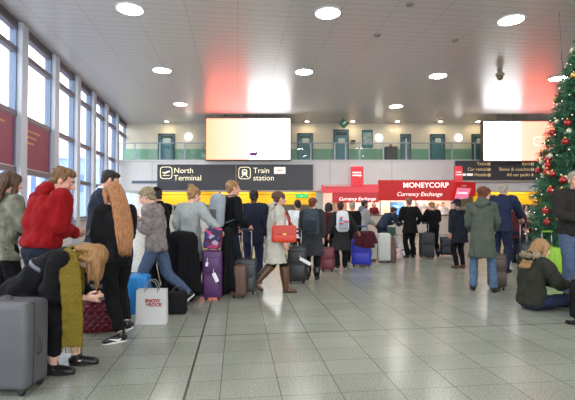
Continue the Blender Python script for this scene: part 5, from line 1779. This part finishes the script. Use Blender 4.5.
# luggage trolley
t = thing('luggage_trolley', 'steel luggage trolley before the blue rate screen', 'trolley', (X(399, 12.7), 12.7, 0), R(-66))
st = mat('steel_rod', rgb(170, 172, 175), 0.3, 0.9)
bm = bmesh.new()
for sx in (-0.26, 0.26):
    tube(bm, [(sx, -0.35, 0.95), (sx, -0.30, 0.55), (sx, -0.25, 0.16), (sx*0.8, 0.45, 0.14)], [0.016]*4, n=8)
for yy, zz in ((0.45, 0.14), (0.2, 0.145), (-0.02, 0.15), (-0.25, 0.16), (-0.30, 0.55), (-0.28, 0.36)):
    tube(bm, [(-0.26, yy, zz), (0.26, yy, zz)], [0.012, 0.012], side=(0, 1, 0), n=8, sub=1)
obj('frame', bm, st, t, True)
bm = bmesh.new()
tube(bm, [(-0.28, -0.36, 0.96), (0.28, -0.36, 0.96)], [0.02, 0.02], side=(0, 1, 0), n=8, sub=1)
obj('push_bar', bm, dk, t, True)
obj('advert_panel', Bx(-0.22, 0.22, -0.31, -0.295, 0.58, 0.82, 0.005), mat('trolley_green', rgb(60, 110, 90), 0.4), t)
for sx, yy in ((-0.24, -0.25), (0.24, -0.25), (0, 0.42)):
    bm = bmesh.new()
    cyl(bm, (sx - 0.02, yy, 0.065), (sx + 0.02, yy, 0.065), 0.065, 14)
    obj('wheel', bm, mat('wheel_rubber', rgb(28, 28, 30), 0.6), t, True)

# ------------------------------------------------------------ Christmas tree
TD, TX, TH_ = 10.7, X(592, 10.7), 6.15
t = thing('christmas_tree', 'tall decorated green Christmas tree at the right side of the hall', 'tree', (TX, TD, 0))
def trad(z):
    q = max(0.0, (TH_ - z) / (TH_ - 0.35))
    return 1.52 * q ** 0.68 + 0.04
bm = bmesh.new()
tube(bm, [(0, 0, 0), (0, 0, 2), (0, 0, TH_ - 0.2)], [0.11, 0.08, 0.02], n=10)
obj('trunk', bm, mat('bark', rgb(74, 54, 40), 0.9, var=0.3, scale=20, bump=0.5), t, True)
bm = bmesh.new()
cyl(bm, (0, 0, 0), (0, 0, 0.28), 0.35, 20)
obj('tree_stand', bm, mat('stand_red', rgb(120, 30, 34), 0.5), t)
rnd = random.Random(11)
bm = bmesh.new()
def needle(p, d, L, w):
    s_ = d.cross(Vector((rnd.uniform(-1, 1), rnd.uniform(-1, 1), rnd.uniform(-1, 1))))
    if s_.length < 1e-3:
        return
    s_ = s_.normalized() * w
    a = bm.verts.new(p - s_)
    b_ = bm.verts.new(p + s_)
    c_ = bm.verts.new(p + d * L + s_ * 0.3)
    d_ = bm.verts.new(p + d * L - s_ * 0.3)
    bm.faces.new((a, b_, c_, d_))
NB = 1500
for i in range(NB):
    q = (i + rnd.random()) / NB
    z = 0.45 + (TH_ - 0.5) * (1 - (1 - q) ** 0.62)
    a = i * 2.39996 + rnd.uniform(-.3, .3)
    r_ = trad(z) * rnd.uniform(0.78, 1.10)
    o_ = Vector((math.cos(a), math.sin(a), 0))
    base = Vector((0, 0, z + 0.10))
    tip = o_ * r_ + Vector((0, 0, z - 0.10 * r_ + rnd.uniform(-.05, .05)))
    ax = (tip - base).normalized()
    n_ = int(26 + 30 * min(1, r_))
    for k in range(n_):
        f = rnd.uniform(0.35, 1.0) ** 0.8
        p = base.lerp(tip, f) + Vector((rnd.uniform(-.05, .05), rnd.uniform(-.05, .05), rnd.uniform(-.05, .05)))
        dd = (ax * rnd.uniform(0.3, 1.0) + Vector((rnd.uniform(-1, 1), rnd.uniform(-1, 1), rnd.uniform(-.8, .9))) * 0.75).normalized()
        needle(p, dd, rnd.uniform(0.08, 0.15), rnd.uniform(0.008, 0.014))
obj('foliage', bm, mat('fir_green', rgb(66, 118, 88), 0.65, var=0.4, scale=9), t)
bm = bmesh.new()
ell(bm, (0, 0, TH_ + 0.02), (0.09, 0.03, 0.09))
for k in range(5):
    a = math.pi/2 + k*2*math.pi/5
    tube(bm, [(0, 0, TH_ + 0.02), (0.2*math.cos(a), 0, TH_ + 0.02 + 0.2*math.sin(a))], [0.06, 0.004], n=6, sub=1)
obj('star', bm, mat('gold_foil', rgb(214, 170, 80), 0.25, 0.8), t)
# baubles: each its own thing, hanging at the branch tips on the side that faces the hall
kinds = [('bauble', 'shiny red bauble hanging on the Christmas tree', mat('red_gloss', rgb(168, 22, 30), 0.15, coat=0.6), 'red baubles on the Christmas tree', 0.085),
         ('bauble', 'shiny gold bauble hanging on the Christmas tree', mat('gold_gloss', rgb(206, 160, 84), 0.2, 0.6), 'gold baubles on the Christmas tree', 0.080),
         ('bauble', 'matt cream bauble hanging on the Christmas tree', mat('cream_gloss', rgb(226, 214, 190), 0.35), 'cream baubles on the Christmas tree', 0.060)]
protos = {}
N = 120
for i in range(N):
    q = (i + 0.5) / N
    z = 0.7 + (TH_ - 1.0) * (1 - (1 - q) ** 0.62)
    a = R(180) + R(rnd.uniform(-50, 190))
    r_ = trad(z) * rnd.uniform(0.97, 1.04)
    kd = (0, 1, 0, 2, 0, 1, 2)[i % 7]
    nm, lab, mm, grp, rad = kinds[kd]
    p = Vector((TX + r_ * math.cos(a), TD + r_ * math.sin(a), z - 0.12 * r_))
    if kd not in protos:
        g = thing(nm, lab, 'bauble', p, 0, grp)
        b2 = bmesh.new()
        ell(b2, (0, 0, 0), rad, None, 16, 10)
        obj('ball', b2, mm, g, True)
        b2 = bmesh.new()
        cyl(b2, (0, 0, rad*0.9), (0, 0, rad*1.25), rad*0.22, 8)
        torus(b2, (0, 0, rad*1.35), rad*0.16, rad*0.04, None, 10, 5)
        obj('cap', b2, mat('gold_foil', rgb(214, 170, 80), 0.25, 0.8), g)
        protos[kd] = g
    else:
        g = dup(protos[kd])
        g.location = p
# string of lights
pts = []
for i in range(260):
    q = i / 259
    z = 0.6 + (TH_ - 0.9) * q
    a = q * 2 * math.pi * 11
    r_ = trad(z) * 1.0
    pts.append(Vector((r_ * math.cos(a), r_ * math.sin(a), z - 0.05 + 0.06 * math.sin(i * 1.7))))
bm = bmesh.new()
tube(bm, pts, [0.006]*len(pts), side=(0, 0, 1), n=4, sub=1)
sl = obj('string_lights', bm, mat('cable_green', rgb(30, 60, 40), 0.6))
sl.location = (TX, TD, 0)
tag(sl, 'string of tiny warm lights wound around the Christmas tree', 'lights')
bm = bmesh.new()
for i, p in enumerate(pts):
    ell(bm, p * 1.0 + Vector((p.x, p.y, 0)).normalized() * 0.02, 0.014, None, 6, 4)
o = obj('bulb', bm, emat('bulb_glow', (1, 0.86, 0.62, 1), 1.1), sl)
o['kind'] = 'stuff'
# thin cable from the ceiling near the tree
bm = bmesh.new()
cp = CP(559.5, 12)
p1 = P(561.5, 58, cp.y)
tube(bm, [(cp.x, cp.y, CEIL), (p1.x, cp.y, p1.z), (p1.x + 0.15, cp.y + 0.05, p1.z - 0.5)], [0.012]*3, n=6)
tag(obj('hanging_cable', bm, mat('cable_dark', rgb(90, 84, 80), 0.6)), 'thin dark cable hanging from the ceiling above the tree', 'cable')
